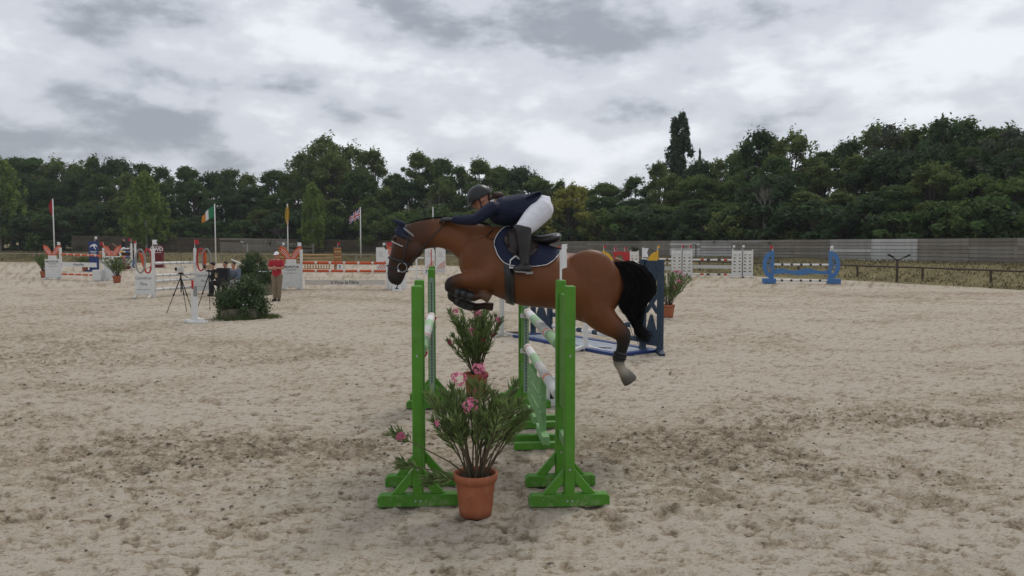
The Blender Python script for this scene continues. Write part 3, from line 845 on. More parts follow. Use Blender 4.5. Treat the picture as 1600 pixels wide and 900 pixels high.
# --- the green oxer
OXD = Vector((-0.275, 3.5, 0)).normalized()          # direction the poles run
ANG = math.atan2(OXD.y, OXD.x) - R(90)
def green_wing(label, base, near=True, track_front=False, flag=None, plainpost=False, steel_side=0):
    """base = foot of the post nearest the camera; posts stand one behind the other along the pole direction"""
    w = thing('jump_wing', label, 'jump wing', base, ANG, 'green wings of the oxer')
    H = 1.75; dpt = 0.50
    for j, yy in enumerate((0.0, dpt)):
        hh = H if j == 0 else H + 0.02
        m = MB().box((0, yy, hh / 2), (.082, .088, hh - .002)); m.build('post', M_green, w, bevel=.012)
        m = MB()
        L = .64 if j == 0 else .60
        m.prism([(-L / 2, .0), (L / 2, .0), (L / 2, .075), (L / 2 - .025, .095), (-L / 2 + .025, .095), (-L / 2, .07)], (0, yy - .004, .004), (1, 0, 0), (0, 0, 1), .092)
        m.build('foot', M_green_foot, w, bevel=.006)
        bm_ = MB()
        for bx, bz in ((-.02, .05), (.02, .05), (0, .30), (0, 1.2)): bm_.tube([V(bx, yy - .044, bz), V(bx, yy - .052, bz)], .009, 8)
        bm_.build('bolt_heads', M_greysteel, w)
        for sx in (-1, 1):
            m = MB(); m.prism([(sx * .042, .20), (sx * .042, .295), (sx * .21, .098), (sx * .12, .098)], (0, yy, 0), (1, 0, 0), (0, 0, 1), .05)
            m.build('brace', M_green, w, bevel=.004)
    # infill panel between the two posts, with a slot low down
    def slab(z0, z1, n='panel', mm=M_green):
        MB().box((0, dpt / 2, (z0 + z1) / 2), (.036, dpt - .092, z1 - z0)).build(n, mm, w, bevel=.003)
    slab(1.05, 1.66); slab(.72, 1.046); slab(.42, .50, 'lower_rail', M_green_worn)
    if track_front or steel_side:
        if track_front:
            MB().box((0.004, -.047, .92), (.062, .006, 1.44)).build('cup_track', M_track, w)
            hl = MB()
            for q in range(36):
                hl.box((.004, -.0508, .24 + q * .038), (.016, .003, .014)); hl.box((.004, -.0508, .225 + q * .038), (.007, .003, .016))
            hl.build('track_holes', M_black, w)['kind'] = 'stuff'
    if flag:
        m = MB(); m.box((0, dpt, 1.77 + .12), (.018, .012, .26)); m.build('flag_stick', M_white_clean, w)
        m = MB(); m.prism([(0, 0), (.045, .015), (.04, .19), (0, .21)], (.005, dpt - .01, 1.86), (1, 0, 0), (0, 0, 1), .008); m.build('flag', flag, w)
    return w
nl = G(650, 796); nr = G(891, 796)
nl = Vector((-0.745, 5.99, 0)); nr = Vector((0.452, 5.99, 0))
fl_ = Vector(((673.5 - 800) / FPX * 9.55, 9.55, 0)); fr_ = Vector(((821 - 800) / FPX * 9.55, 9.55, 0))
green_wing('green wooden jump wing behind the near potted oleander', nl)
green_wing('green wooden jump wing overlapping the flank of the horse, white flag on top', nr, flag=M_white_clean)
green_wing('green jump wing with steel hole track behind the far potted oleander', fl_, track_front=True)
green_wing('green jump wing with steel hole track under the belly of the horse', fr_, track_front=True)
W_, PG, SA, GW = M_white, M_pale_green, M_salmon, M_offwhite
BANDS = [(.05, W_), (.025, SA), (.012, W_), (.02, GW), (.17, W_), (.20, PG), (.24, GW), (.035, SA), (.02, W_), (.20, PG)]
def ox_pole(label, near_base, far_base, z, bands):
    a = near_base + OXD * (0.50 + .10) + V(0, 0, z); b = far_base - OXD * .06 + V(0, 0, z)
    return pole(label, b, a, .05, bands, 'striped poles of the green oxer')
ox_pole('white and pale green striped pole ending beside the near oleander wing', nl + V(.015, 0, 0), fl_ + V(.0, 0, 0), 1.165, BANDS)
ox_pole('upper white, green and salmon striped pole below the belly of the horse', nr + V(-.01, 0, 0), fr_ + V(.02, 0, 0), 1.215, BANDS)
ox_pole('lower white, green and salmon striped pole above the green filler', nr + V(-.01, 0, 0), fr_ + V(.02, 0, 0), .775, [(.04, W_), (.012, GW), (.03, SA), (.19, W_), (.20, PG), (.25, GW), (.04, SA), (.22, W_)])
# cups
for lb, basep, z in (('red plastic pole cup on the wing behind the far oleander', fl_, 1.10), ('red plastic pole cup on the near oleander wing', nl + OXD * .60, 1.10),
                     ('white pole cup under the upper striped pole', fr_, 1.15), ('white pole cup under the lower striped pole', fr_, .71)):
    c = MB(); cm_ = M_red if 'red' in lb else M_white
    c.band([(.05 * math.cos(t), .05 * math.sin(t)) for t in np.linspace(math.pi, 2 * math.pi, 9)], [(.063 * math.cos(t), .063 * math.sin(t)) for t in np.linspace(math.pi, 2 * math.pi, 9)],
           (0, 0, .055), (1, 0, 0), (0, 0, 1), .05, closed=False)
    c.box((-.05, .02, .02), (.05, .02, .05))
    o = c.build('pole_cup', cm_, None); o.location = basep + V(.01, -.085, z)
    tag(o, lb, 'pole cup', 'pole cups')
# filler gate under the lower pole
f0 = Vector((.335, 7.55, 0)); fill = thing('filler_gate', 'low worn pale green filler gate standing under the lower striped pole', 'jump filler', f0, ANG)
for yy in (0.10, .42, .98, 1.30):
    MB().box((0, yy, .035), (.62, .075, .07)).build('foot', M_green, fill, bevel=.006)
for yy in (.26, 1.14):
    MB().beam((0, yy - .30, .115), (0, yy + .30, .115), .075, .085).build('foot_beam', M_green_worn, fill, bevel=.006)
    MB().box((0, yy, .42), (.07, .075, .56)).build('upright', M_green_worn, fill, bevel=.005)
for zz, hh in ((.32, .12), (.47, .12), (.62, .12)):
    MB().box((-.04, .70, zz), (.022, 1.25, hh)).build('board', M_green_worn, fill, bevel=.003)
def number_board(label, p, txt, s=1.0, rz=0.0):
    n = thing('number_board', label, 'number board', p, rz, 'white fence number boards')
    m = MB(); m.prism([(-.19 * s, 0), (.19 * s, 0), (.13 * s, .38 * s), (-.13 * s, .38 * s)], (0, 0, 0), (1, 0, 0), (0, 0, 1), .03)
    m.prism([(-.19 * s, 0), (.19 * s, 0), (.15 * s, .25 * s), (-.15 * s, .25 * s)], (0, .12 * s, 0), (1, 0, 0), (0, 0, 1), .02)
    m.build('board', M_white_clean, n)
    lettering(txt, .30 * s, M_black, n, (0, -.019, .19 * s), (R(90), 0, 0), 'numeral', .008)
    return n
number_board('white number board with black figure behind the green filler gate', G(862, 634), '1', 1.0)

# --- navy oxer with water tray
def navy_wing(label, a, b, H, flag=None):
    w = thing('jump_wing', label, 'jump wing', a, math.atan2(b.y - a.y, b.x - a.x), 'navy wings of the water tray jump')
    L = (b - a).length
    for xx in (0, L):
        MB().box((xx, 0, H / 2), (.10, .09, H)).build('post', M_navy, w, bevel=.006)
        m = MB(); m.prism([(-.30, 0), (.30, 0), (.30, .045), (.07, .10), (.05, .26), (-.05, .26), (-.07, .10), (-.30, .045)], (xx, 0, .002), (.75, -.66, 0), (0, 0, 1), .10)
        m.build('foot', M_navy, w)
    x0, x1 = .052, L - .052; xc = (x0 + x1) / 2; hw = (x1 - x0) / 2
    m = MB()
    m.prism([(x0, H - .02), (x1, H - .02), (x1, H - .20), (xc + .02, H - .62), (xc - .02, H - .62), (x0, H - .20)][::-1], (0, 0, 0), (1, 0, 0), (0, 0, 1), .03)
    for zlo, zhi in ((.74, 1.13),):
        zc = (zlo + zhi) / 2
        m.prism([(x0, zlo), (x0 + .05, zlo), (xc, zc - .07), (x1 - .05, zlo), (x1, zlo), (x1, zlo + .06), (xc + .05, zc), (x1, zhi - .06), (x1, zhi), (x1 - .05, zhi), (xc, zc + .07), (x0 + .05, zhi), (x0, zhi), (x0, zhi - .06), (xc - .05, zc), (x0, zlo + .06)], (0, .004, 0), (1, 0, 0), (0, 0, 1), .028)
    m.prism([(x0, .14), (x1, .14), (x1, .30), (xc + .02, .72), (xc - .02, .72), (x0, .30)], (0, -.002, 0), (1, 0, 0), (0, 0, 1), .03)
    m.build('panel', M_navy, w)
    if flag:
        f = MB(); f.tube([V(-.02, 0, H), V(-.02, 0, H + .22)], .014, 6); f.build('flag_stick', M_white_clean, w)
        f = MB(); f.prism([(0, 0), (.14, 0), (.105, .085), (.14, .17), (0, .17)], (-.01, -.012, H + .04), (1, 0, 0), (0, 0, 1), .007); f.build('flag', flag, w)
    return w
navy_wing('navy blue wing with diamond cut-outs and white flag behind the horse tail', G(1004, 549), G(1031, 553), 1.75, M_white_clean)
navy_wing('navy blue wing with diamond cut-outs seen below the belly of the horse', G(833, 520), G(859, 524), 1.7)
na = G(864, 524.5); nbb = G(1003, 548.5)
NB = [(.10, M_white), (.06, M_navy), (.15, M_white), (.06, M_navy), (.12, M_white), (.06, M_navy), (.15, M_white), (.06, M_navy), (.10, M_white), (.14, M_navy)]
pole('white and navy banded pole lying low above the blue water tray', na + V(0, 0, .22), nbb + V(0, 0, .22), .05, NB, 'poles of the water tray jump')
pole('white pole with navy bands, the higher one over the blue water tray', na + V(0, 0, .47), nbb + V(0, 0, .47), .05, NB[::-1], 'poles of the water tray jump')
def post_stand(label, p, H, rz, mm):
    w = thing('pole_stand', label, 'jump stand', p, rz, 'plain single-post stands')
    MB().box((0, 0, H / 2), (.085, .075, H)).build('post', mm, w, bevel=.006)
    for a_ in (R(25), R(145), R(205), R(-35)):
        m = MB(); m.beam(V(.04 * math.cos(a_), .04 * math.sin(a_), .08), V(.36 * math.cos(a_), .36 * math.sin(a_), .02), .06, .05); m.build('foot', mm, w)
post_stand('white single-post stand in front of the water tray', G(915, 548), 1.25, .2, M_white)
post_stand('grey single-post stand left of the water tray', G(784, 526), 1.4, .5, M_offwhite)
for lb, p in (('flat grey-brown stone slab beside the grey single-post stand', G(805, 521)), ('flat grey-brown stone slab at the foot of the white single-post stand', G(938, 547))):
    m = MB(); m.prism([(-.22, -.05), (.2, -.07), (.24, .05), (.05, .1), (-.18, .06)], (0, 0, .02), (1, 0, 0), (0, 1, 0), .04)
    o = m.build('stone_slab', mat('dark_stone', (.10, .085, .065), .9, .3, 9)); o.location = p; tag(o, lb, 'stone', 'stone slabs')
tr = thing('water_tray', 'flat blue water tray with pale speckled surface lying under the navy poles', 'water tray', (na + nbb) / 2 + V(-.28, -.22, 0), math.atan2(nbb.y - na.y, nbb.x - na.x))
m = MB(); m.band([(-1.55, -.40), (1.55, -.40), (1.55, .40), (-1.55, .40)], [(-1.7, -.55), (1.7, -.55), (1.7, .55), (-1.7, .55)], (0, 0, .03), (1, 0, 0), (0, 1, 0), .05); m.build('rim', M_royal, tr)
MB().box((0, 0, .025), (3.09, .79, .03)).build('surface', M_water, tr)

# --- petal jumps (orange petals over white boards)
TXT1, TXT2 = 'NEOFUTUR', 'à Vous la Fibre'
def petal_wing(label, p, side, group, rz=0.0, text=True):
    """post at origin, board extends to side (-1 left, +1 right)"""
    w = thing('jump_wing', label, 'jump wing', p, rz, group)
    MB().box((0, 0, .86), (.10, .10, 1.72)).build('post', M_white, w, bevel=.006)
    c = side * .45
    MB().box((c, 0, .60), (.78, .09, 1.0)).build('board', M_white, w, bevel=.006)
    MB().box((c, 0, 1.20), (.42, .08, .20)).build('plinth', M_white, w)
    for sx in (-1, 1):
        MB().box((c + sx * .3, 0, .05), (.10, .55, .09)).build('foot', M_white, w)
    for sx in (-1, 1):
        pts_o = []; pts_i = []
        for t in np.linspace(0, 1, 8):
            pts_o.append((sx * (.02 + .42 * t ** .8), .52 * t ** 1.2 + .02 * math.sin(3.14 * t)))
            pts_i.append((sx * (.20 + .22 * t ** .5 if t < .98 else .42), .01 + .50 * t ** 1.9))
        outline = [(0, 0)] + [(sx * x_, y_) for x_, y_ in ((.06, .20), (.14, .36), (.27, .50), (.46, .57), (.47, .44), (.41, .28), (.31, .12), (.22, 0))]
        if sx < 0: outline = outline[::-1]
        pt_ = MB(); pt_.prism(outline, (c, 0, 1.30), (1, 0, 0), (0, 0, 1), .05); po = pt_.build('petal', M_orange, w)
        ln = MB()
        for q in range(3):
            a = [(sx * x_, y_) for x_, y_ in ((.05 + q * .05, .05), (.13 + q * .055, .22 - q * .02), (.24 + q * .05, .36 - q * .045), (.40, .46 - q * .06))]
            for (xa, ya), (xb, yb) in zip(a[:-1], a[1:]):
                ln.beam(V(c + xa, -.028, 1.30 + ya), V(c + xb, -.028, 1.30 + yb), .006, .013)
        ln.build('painted_line', M_white_clean, po)
    if text:
        lettering(TXT1, .135, M_text, w, (c, -.0475, .96), (R(90), 0, 0), bold=.004)
        lettering(TXT2, .075, M_text, w, (c, -.0475, .84), (R(90), 0, 0), bold=.002)
        MB().box((c, -.047, .70), (.6, .004, .012)).build('printed_rule', M_text, w)
    return w
OB = [(.14, M_orange), (.025, M_white)] * 5 + [(.14, M_orange)]
GE1 = 'petal wings of the far orange jump'; GE2 = 'petal wings of the orange jump behind the man in red'
e1l = Vector(((95 - 800) / FPX * 41.8, 41.8, 0)); e1r = Vector(((162.5 - 800) / FPX * 40.3, 40.3, 0))
w = petal_wing('white board wing with orange petals behind the leftmost oleander pot', e1l, -1, GE1); flag_part(w, 0, 0, 1.72, M_white_clean, 1.0, -1)
w = petal_wing('white board wing with orange petals beside the oleander, red flag on its post', e1r, 1, GE1); flag_part(w, 0, 0, 1.72, M_red, 1.0, -1)
MB().box((-.22, -.15, .30), (.42, .42, .55)).build('ballast_box', M_white, w)
GP = 'poles of the far orange jump'
pole('orange pole with white rings, upper one of the far petal jump', e1l + V(.06, 0, 1.36), e1r + V(-.06, 0, 1.30), .05, OB, GP)
pole('orange pole with white rings, lower one of the far petal jump', e1l + V(.06, 0, .28), e1r + V(-.06, 0, .28), .05, OB, GP)
def plank(label, a, b, h, mm, txt=None, size=.15, wavy=False, name='jump_plank'):
    a = Vector(a); b = Vector(b); L = (b - a).length
    t = thing(name, label, 'plank', a, math.atan2(b.y - a.y, b.x - a.x))
    m = MB()
    if wavy:
        n = 24; up = [(L * k / n, h * (.5 + .22 * math.sin(k / n * 12.6) - .25 * abs(k / n - .5))) for k in range(n + 1)]; lo = [(L * k / n, -h * (.5 + .10 * math.sin(k / n * 12.6 + 2) - .3 * abs(k / n - .5))) for k in range(n + 1)]
        m.prism(lo + up[::-1], (0, 0, 0), (1, 0, 0), (0, 0, 1), .03)
    else: m.box((L / 2, 0, 0), (L, .03, h))
    m.build('board', mm, t)
    if txt: lettering(txt, size, M_text, t, (L / 2, -.018, 0), (R(90), 0, 0), bold=.003)
    return t
plank('white plank with grey lettering hung in the far petal jump', e1l + V(.06, 0, .82), e1r + V(-.4, 0, .72), .24, M_white, TXT2, .16)
e2l = Vector(((471 - 800) / FPX * 33.2, 33.2, 0)); e2r = Vector(((605 - 800) / FPX * 33.2, 33.2, 0))
w = petal_wing('white board wing with orange petals right behind the man in red', e2l, -1, GE2); flag_part(w, 0, 0, 1.72, M_white_clean, 1.0, -1)
w = petal_wing('white board wing with orange petals behind the horse muzzle', e2r, 1, GE2); flag_part(w, 0, 0, 1.72, M_red, 1.0, 1)
GP = 'poles of the orange jump behind the man in red'
pole('orange pole with white rings, upper one between man in red and horse muzzle', e2l + V(.06, 0, 1.15), e2r + V(-.06, 0, 1.13), .055, OB, GP)
pole('orange pole with white rings, lower one between man in red and horse muzzle', e2l + V(.06, 0, .80), e2r + V(-.06, 0, .78), .055, OB, GP)
plank('low sand-coloured plank with grey lettering under the orange poles', e2l + V(.15, -.05, .30), e2r + V(-.1, -.05, .30), .22, mat('sandy_plank', (.56, .52, .46), .8, .1, 5), 'à Vous la Fibre', .2)
number_board('white number board with figure 2 below the horse muzzle', G(620, 455), '2', 1.0)
# --- wooden rustic jump
wl = Vector(((442 - 800) / FPX * 56, 56, 0)); wr = Vector(((528 - 800) / FPX * 56, 56, 0))
for lb, p, fc in (('stacked brown log wing beside the yellow flag pole', wl, M_white_clean), ('stacked brown log wing beside number board 3, red flag on top', wr, M_red)):
    w = thing('jump_wing', lb, 'jump wing', p, 0, 'log wings of the rustic jump')
    for q in range(8):
        MB().tube([V(-.24, 0, .10 + q * .20), V(.24, 0, .10 + q * .20)], .085, 8).build('log', M_wood if q % 2 else M_wood_l, w)
    MB().box((-.26 if p is wl else -.24, .05, .8), (.09, .12, 1.62)).build('post', M_wood, w)
    flag_part(w, 0, 0, 1.62, fc, 1.1, 1)
for zz, lb in ((1.06, 'uppermost'), (.82, 'middle'), (.58, 'lowest')):
    pole(lb + ' brown varnished pole of the rustic log jump', wl + V(.28, -.1, zz), wr + V(-.28, -.1, zz), .055, [(1, M_wood_l)], 'poles of the rustic jump')
bg_ = thing('balustrade', 'low light wood balustrade under the rustic log jump poles', 'jump filler', wl + V(.35, -.25, 0))
for zz in (.08, .40): MB().box((1.62, 0, zz), (3.1, .06, .06)).build('rail', M_wood_l, bg_)
for q in range(16): MB().tube([V(.15 + q * .196, 0, .1), V(.15 + q * .196, 0, .25), V(.15 + q * .196, 0, .38)], [.03, .06, .03], 6).build('baluster', M_wood_l, bg_)
number_board('white number board with figure 3 at the foot of the log wing', G(531, 422), '3', 1.2)
# --- white panel wings with orange curves
def curve_panel(label, p, n, group, flags):
    w = thing('jump_wing', label, 'jump wing', p, 0, group)
    for k in range(n):
        x0 = k * .70
        pb = MB(); pb.prism([(x0, .05), (x0 + .64, .05), (x0 + .64, 1.45), (x0 + .52, 1.66), (x0, 1.66)], (0, 0, 0), (1, 0, 0), (0, 0, 1), .06); po = pb.build('panel', M_white, w)
        ln = MB()
        for q in range(4):
            pts = [(x0 + .10 + q * .13, .08), (x0 + .12 + q * .13, .30), (x0 + .26 + q * .11, .52 - q * .03), (x0 + .60, .78 - q * .13)]
            for a_, b_ in zip(pts[:-1], pts[1:]): ln.beam(V(a_[0], -.032, a_[1]), V(b_[0], -.032, b_[1]), .004, .045)
        ln.build('painted_curve', M_orange, po)
        lg = MB()
        for sx in (-1, 1): lg.beam(V(x0 + .32, -.033, 1.18), V(x0 + .32 + sx * .11, -.033, 1.38), .004, .03)
        lg.box((x0 + .32, -.033, 1.10), (.36, .004, .03)); lg.build('printed_logo', M_grey, po)
    for fx, fc in flags: flag_part(w, fx, 0, 1.66, fc, 1.0, 1)
    for xx in (.1, n * .7 - .15): MB().box((xx, 0, .03), (.08, .6, .05)).build('foot', M_white, w)
GE3 = 'white curve-painted wings'
e3l = Vector(((588 - 800) / FPX * 50, 50, 0)); e3r = Vector(((664 - 800) / FPX * 50, 50, 0))
curve_panel('white wing panels with orange curves in front of the horse forehead', e3l, 2, GE3, [(.45, M_white_clean), (.9, M_red)])
curve_panel('white wing panels with orange curves seen under the horse throat', e3r, 2, GE3, [])
for zz, lb in ((.98, 'upper'), (.20, 'lower')):
    pole(lb + ' plain white pole between the curve-painted wings', e3l + V(1.4, -.1, zz), e3r + V(-.05, -.1, zz), .055, [(1, M_white)], 'white poles between curve-painted wings')
post_stand('thin white pole stand under the throat of the horse', G(651, 436), 1.55, 0.3, M_white)
number_board('small white number board with figure 7 at the curve-painted wing', G(666, 430), '7', 1.0)
o = MB().tube([V(0, 0, 0), V(0, 0, 1.6)], .03, 8).build('marker_rod', M_red); o.location = G(674, 432); tag(o, 'thin red marker rod in front of the curve-painted wing under the throat', 'rod')

# --- ring jump (grey and red rings above white boards)
def ring_wing(label, p, side, rz, flagc):
    w = thing('jump_wing', label, 'jump wing', p, rz, 'ring wings of the white pole jump')
    MB().box((0, 0, .90), (.09, .09, 1.80)).build('post', M_white, w, bevel=.005)
    c = side * .36
    MB().box((c, 0, .50), (.64, .07, .78)).build('board', M_white, w, bevel=.005)
    for sx in (-1, 1): MB().beam(V(c + sx * .26, 0, .14), V(c + sx * .26 + .1, -.45, .02), .05, .04).build('foot', M_white, w)
    def ring(cx, cz, rx, rz_, m, yy, n0=0, n1=28):
        A = [(cx + rx * math.cos(2 * math.pi * k / 28), cz + rz_ * math.sin(2 * math.pi * k / 28)) for k in range(n0, n1)]
        B_ = [(cx + (rx - .055) * math.cos(2 * math.pi * k / 28), cz + (rz_ - .055) * math.sin(2 * math.pi * k / 28)) for k in range(n0, n1)]
        q = MB(); q.band(B_, A, (0, yy, 0), (1, 0, 0), (0, 0, 1), .04, closed=(n1 - n0 == 28)); q.build('ring', m, w)
    ring(c + side * .10, 1.35, .20, .46, M_grey, -.03)
    ring(c - side * .14, 1.35, .18, .47, M_red, .03)
    lf = MB(); lf.prism([(-.16, .34), (-.06, -.10), (.06, -.44), (.09, .10), (.06, .40), (-.02, .20)], (c, 0, 1.36), (1, 0, 0), (0, 0, 1), .03); lf.build('leaf_panel', M_orange, w)
    lettering('Carrefour', .15, M_grey, w, (c, -.038, .72), (R(90), 0, 0), bold=.002)
    lettering('Flins', .15, M_grey, w, (c, -.038, .50), (R(90), 0, 0), bold=.002)
    MB().box((c, -.037, .30), (.5, .004, .015)).build('printed_rule', M_grey, w)
    flag_part(w, 0, 0, 1.80, flagc, 1.1, 1)
    return w
d1l = Vector(((239.5 - 800) / FPX * 28.3, 28.3, 0)); d1r = Vector(((305 - 800) / FPX * 30.4, 30.4, 0))
ring_wing('white wing with grey and red rings beside the potted oleander, white flag', d1l, -1, 0, M_white_clean)
ring_wing('white wing with grey and red rings behind the camera tripods, red flag', d1r, 1, 0, M_red)
KB = [(.17, M_white), (.012, M_black)] * 5 + [(.12, M_white)]
for zl, lb in ((1.27, 'topmost'), (.82, 'second'), (.61, 'third'), (.30, 'lowest')):
    pole(lb + ' white pole with thin black rings between the ring wings', d1l + V(.06, 0, zl), d1r + V(-.06, 0, zl - .03), .052, KB, 'white poles of the ring jump')
# --- blue banner jump with coloured poles
g0 = Vector(((140 - 800) / FPX * 52.5, 52.5, 0))
w = thing('banner_wing', 'royal blue banner wing with white horse head emblem and lettering', 'jump wing', g0)
MB().box((.31, 0, 1.05), (.62, .10, 2.0)).build('board', M_royal, w); MB().box((.31, -.1, .06), (.85, .5, .10)).build('base', M_royal, w)
lg = MB()
hd = [(.06, 1.62), (.14, 1.78), (.30, 1.86), (.44, 1.88), (.56, 1.78), (.60, 1.62), (.54, 1.70), (.46, 1.76), (.42, 1.66), (.50, 1.52), (.44, 1.50), (.36, 1.64), (.26, 1.74), (.16, 1.70)]
lg.prism(hd[::-1], (0, -.052, 0), (1, 0, 0), (0, 0, 1), .004)
for q in range(3): lg.box((.31, -.0525, 1.36 - q * .10), (.46 - .08 * (q == 1), .004, .035))
lg.box((.31, -.0525, .42), (.30, .004, .04)); lg.build('emblem', M_white_clean, w); flag_part(w, .42, 0, 2.05, M_white_clean, 1.1, 1)
gl = g0 + V(.66, 0, 0); gr = Vector(((206 - 800) / FPX * 54.5, 54.5, 0))
CB = [(.16, M_salmon), (.14, M_white), (.16, M_salmon), (.10, M_white), (.10, M_yellow), (.05, M_white), (.12, M_blue), (.04, M_white)]
for zz, lb in ((1.32, 'upper'), (.98, 'lower')):
    pole(lb + ' salmon, yellow and blue banded pole beside the blue banner', gl + V(0, 0, zz), gr + V(-.05, 0, zz), .055, CB, 'coloured poles of the banner jump')
plank('faded white plank under the coloured poles beside the blue banner', gl + V(0, 0, .66), gr + V(-.05, 0, .60), .26, M_offwhite)
plank('dark red ground plank under the faded white plank', gl + V(.8, -.05, .20), gr + V(-.05, -.05, .20), .22, M_darkred)
w = thing('jump_wing', 'white post wing with blue leaf panel and red flag beside the rings', 'jump wing', gr)
MB().box((0, 0, .95), (.10, .10, 1.9)).build('post', M_white, w); MB().box((.42, -.3, .95), (.10, .10, 1.9)).build('post', M_white, w)
m = MB(); m.prism([(.08, .2), (.30, .55), (.42, 1.0), (.40, 1.55), (.22, 1.2), (.26, .9), (.10, .55)], (0, -.1, 0), (1, 0, 0), (0, 0, 1), .04); m.build('leaf_panel', M_blue, w)
MB().beam(V(-.5, 0, .25), V(.5, -.3, .03), .07, .06).build('foot', M_white, w); flag_part(w, 0, 0, 1.9, M_red, 1.1, -1); flag_part(w, .5, -.3, 1.75, M_red, 1.1, -1)
w = thing('sponsor_block', 'dark red block with large white CWD letters behind the white poles', 'sign', Vector(((238 - 800) / FPX * 60, 60, 0)), .12)
MB().box((.40, 0, .86), (.80, .5, 1.72)).build('block', M_darkred, w, bevel=.01); MB().box((.40, -.12, .04), (.95, .8, .07)).build('base', M_darkred, w)
lettering('CWD', .40, M_white_clean, w, (.42, -.256, 1.42), (R(90), 0, 0), bold=.012)
for zz in (1.18, 1.66): MB().box((.40, -.2535, zz), (.76, .004, .035)).build('printed_rule', M_white_clean, w)

# --- right-hand far jumps
def lattice_wing(label, p, n, group, flags, wd=.56, H=1.52):
    w = thing('jump_wing', label, 'jump wing', p, 0, group)
    for k in range(n):
        x0 = k * (wd + .02)
        for xx in (x0, x0 + wd): MB().box((xx, 0, H / 2 + .04), (.06, .08, H + .08)).build('post', M_white, w); MB().box((xx, 0, .03), (.14, .5, .05)).build('foot', M_white, w)
        fr = MB()
        fr.box((x0 + wd / 2, 0, H - .10), (wd - .062, .03, .22)); fr.box((x0 + wd / 2, 0, .20), (wd - .062, .03, .22)); fr.box((x0 + wd / 2, 0, .79), (.07, .03, .95))
        for q in range(5):
            z0 = .36 + q * .19
            for sx in (-1, 1):
                fr.beam(V(x0 + wd / 2, .002, z0), V(x0 + wd / 2 + sx * (wd / 2 - .03), .002, z0 + .15), .022, .085)
                fr.beam(V(x0 + wd / 2, -.002, z0 + .17), V(x0 + wd / 2 + sx * (wd / 2 - .03), -.002, z0 + .02), .022, .06)
        fr.build('lattice_panel', M_white, w)
    for fx, fc in flags: flag_part(w, fx, 0, H + .08, fc, .8, 1)
dR = 44.5
wl0 = Vector(((1050 - 800) / FPX * dR, dR, 0)); wl1 = Vector(((1138 - 800) / FPX * dR, dR - .8, 0))
lattice_wing('white lattice wing pair with two red flags in front of the bleached boards', wl0, 2, 'white lattice wings', [(.55, M_red), (1.0, M_red)])
lattice_wing('white lattice wing pair with two white flags near the blue jump', wl1, 2, 'white lattice wings', [(.02, M_white_clean), (.56, M_white_clean)])
MBnd = [(.2, M_white), (.08, M_red), (.07, M_white), (.08, M_black), (.18, M_white), (.08, M_black), (.07, M_white), (.08, M_red), (.12, M_white)]
for zz, lb in ((1.0, 'upper'), (.16, 'lower')):
    pole(lb + ' white pole with red and black bands between the lattice wings', wl0 + V(1.18, 0, zz), wl1 + V(0, 0, zz), .05, MBnd, 'poles of the lattice jump')
plank('cream plank between the white lattice wings', wl0 + V(1.18, .05, .60), wl1 + V(0, .05, .58), .20, M_offwhite)
# yellow quarter-round wings and red arch wings
def quarter_wing(label, p, side, fc):
    w = thing('jump_wing', label, 'jump wing', p, 0, 'yellow quarter-round wings')
    MB().box((0, 0, .80), (.09, .09, 1.6)).build('post', M_yellow, w)
    m = MB(); m.prism([(0, .3)] + [(side * .60 * math.sin(t), .3 + 1.22 * math.cos(t)) for t in np.linspace(0, 1.57, 9)][::-1], (side * .047, 0, 0), (1, 0, 0), (0, 0, 1), .04); m.build('panel', M_yellow, w)
    MB().box((side * .2, 0, .04), (.8, .4, .07)).build('foot', M_yellow, w); flag_part(w, 0, 0, 1.6, fc, .8, 1)
yl = Vector(((943 - 800) / FPX * 40, 40, 0)); yr = Vector(((1027 - 800) / FPX * 40, 40, 0))
quarter_wing('yellow quarter-round wing just above the croup of the horse', yl, 1, M_red)
quarter_wing('yellow quarter-round wing seen through the navy wing', yr, -1, M_yellow)
BB = [(.12, M_white), (.05, M_black)] * 5 + [(.12, M_white)]
pole('white pole with black bands between the yellow wings', yl + V(.06, 0, .98), yr + V(-.06, 0, .98), .05, BB)
def arch_wing(label, p):
    w = thing('jump_wing', label, 'jump wing', p, 0, 'red arch wings')
    for xx in (0, .55, .95): MB().box((xx, 0, .75), (.10, .09, 1.5)).build('post', M_red, w)
    A = [(.25 + .32 * math.cos(t), 1.1 + .36 * math.sin(t)) for t in np.linspace(0, math.pi, 10)]; B_ = [(.25 + .20 * math.cos(t), 1.1 + .24 * math.sin(t)) for t in np.linspace(0, math.pi, 10)]
    m = MB(); m.band(B_, A, (.02, .005, 0), (1, 0, 0), (0, 0, 1), .05, closed=False); m.build('arch', M_red, w)
    MB().box((.40, .0, 1.47), (.98, .05, .07)).build('cross_bar', M_red, w); MB().box((.74, 0, .80), (.26, .04, 1.2)).build('panel', M_red, w)
    flag_part(w, 0, 0, 1.5, M_red, .8, 1); flag_part(w, .55, 0, 1.5, M_red, .8, 1); MB().box((.45, 0, .04), (1.2, .45, .07)).build('foot', M_red, w)
ra = Vector(((960 - 800) / FPX * 42, 42, 0)); arch_wing('red arched wing showing above the horse tail', ra)
lattice_wing('single white lattice panel beside the red arched wing', Vector(((985 - 800) / FPX * 41.5, 41.5, 0)), 1, 'white lattice wings', [], .42, 1.5)
for zz, lb in ((1.05, 'upper'), (.80, 'lower')):
    pole(lb + ' white pole with brown bands left of the white lattice wings', Vector(((1003 - 800) / FPX * 43, 43, zz)), wl0 + V(-.05, 0, zz - .02), .05, [(.14, M_white), (.07, M_brown), (.2, M_white), (.07, M_brown), (.2, M_white), (.07, M_brown), (.1, M_white)], 'brown banded poles')
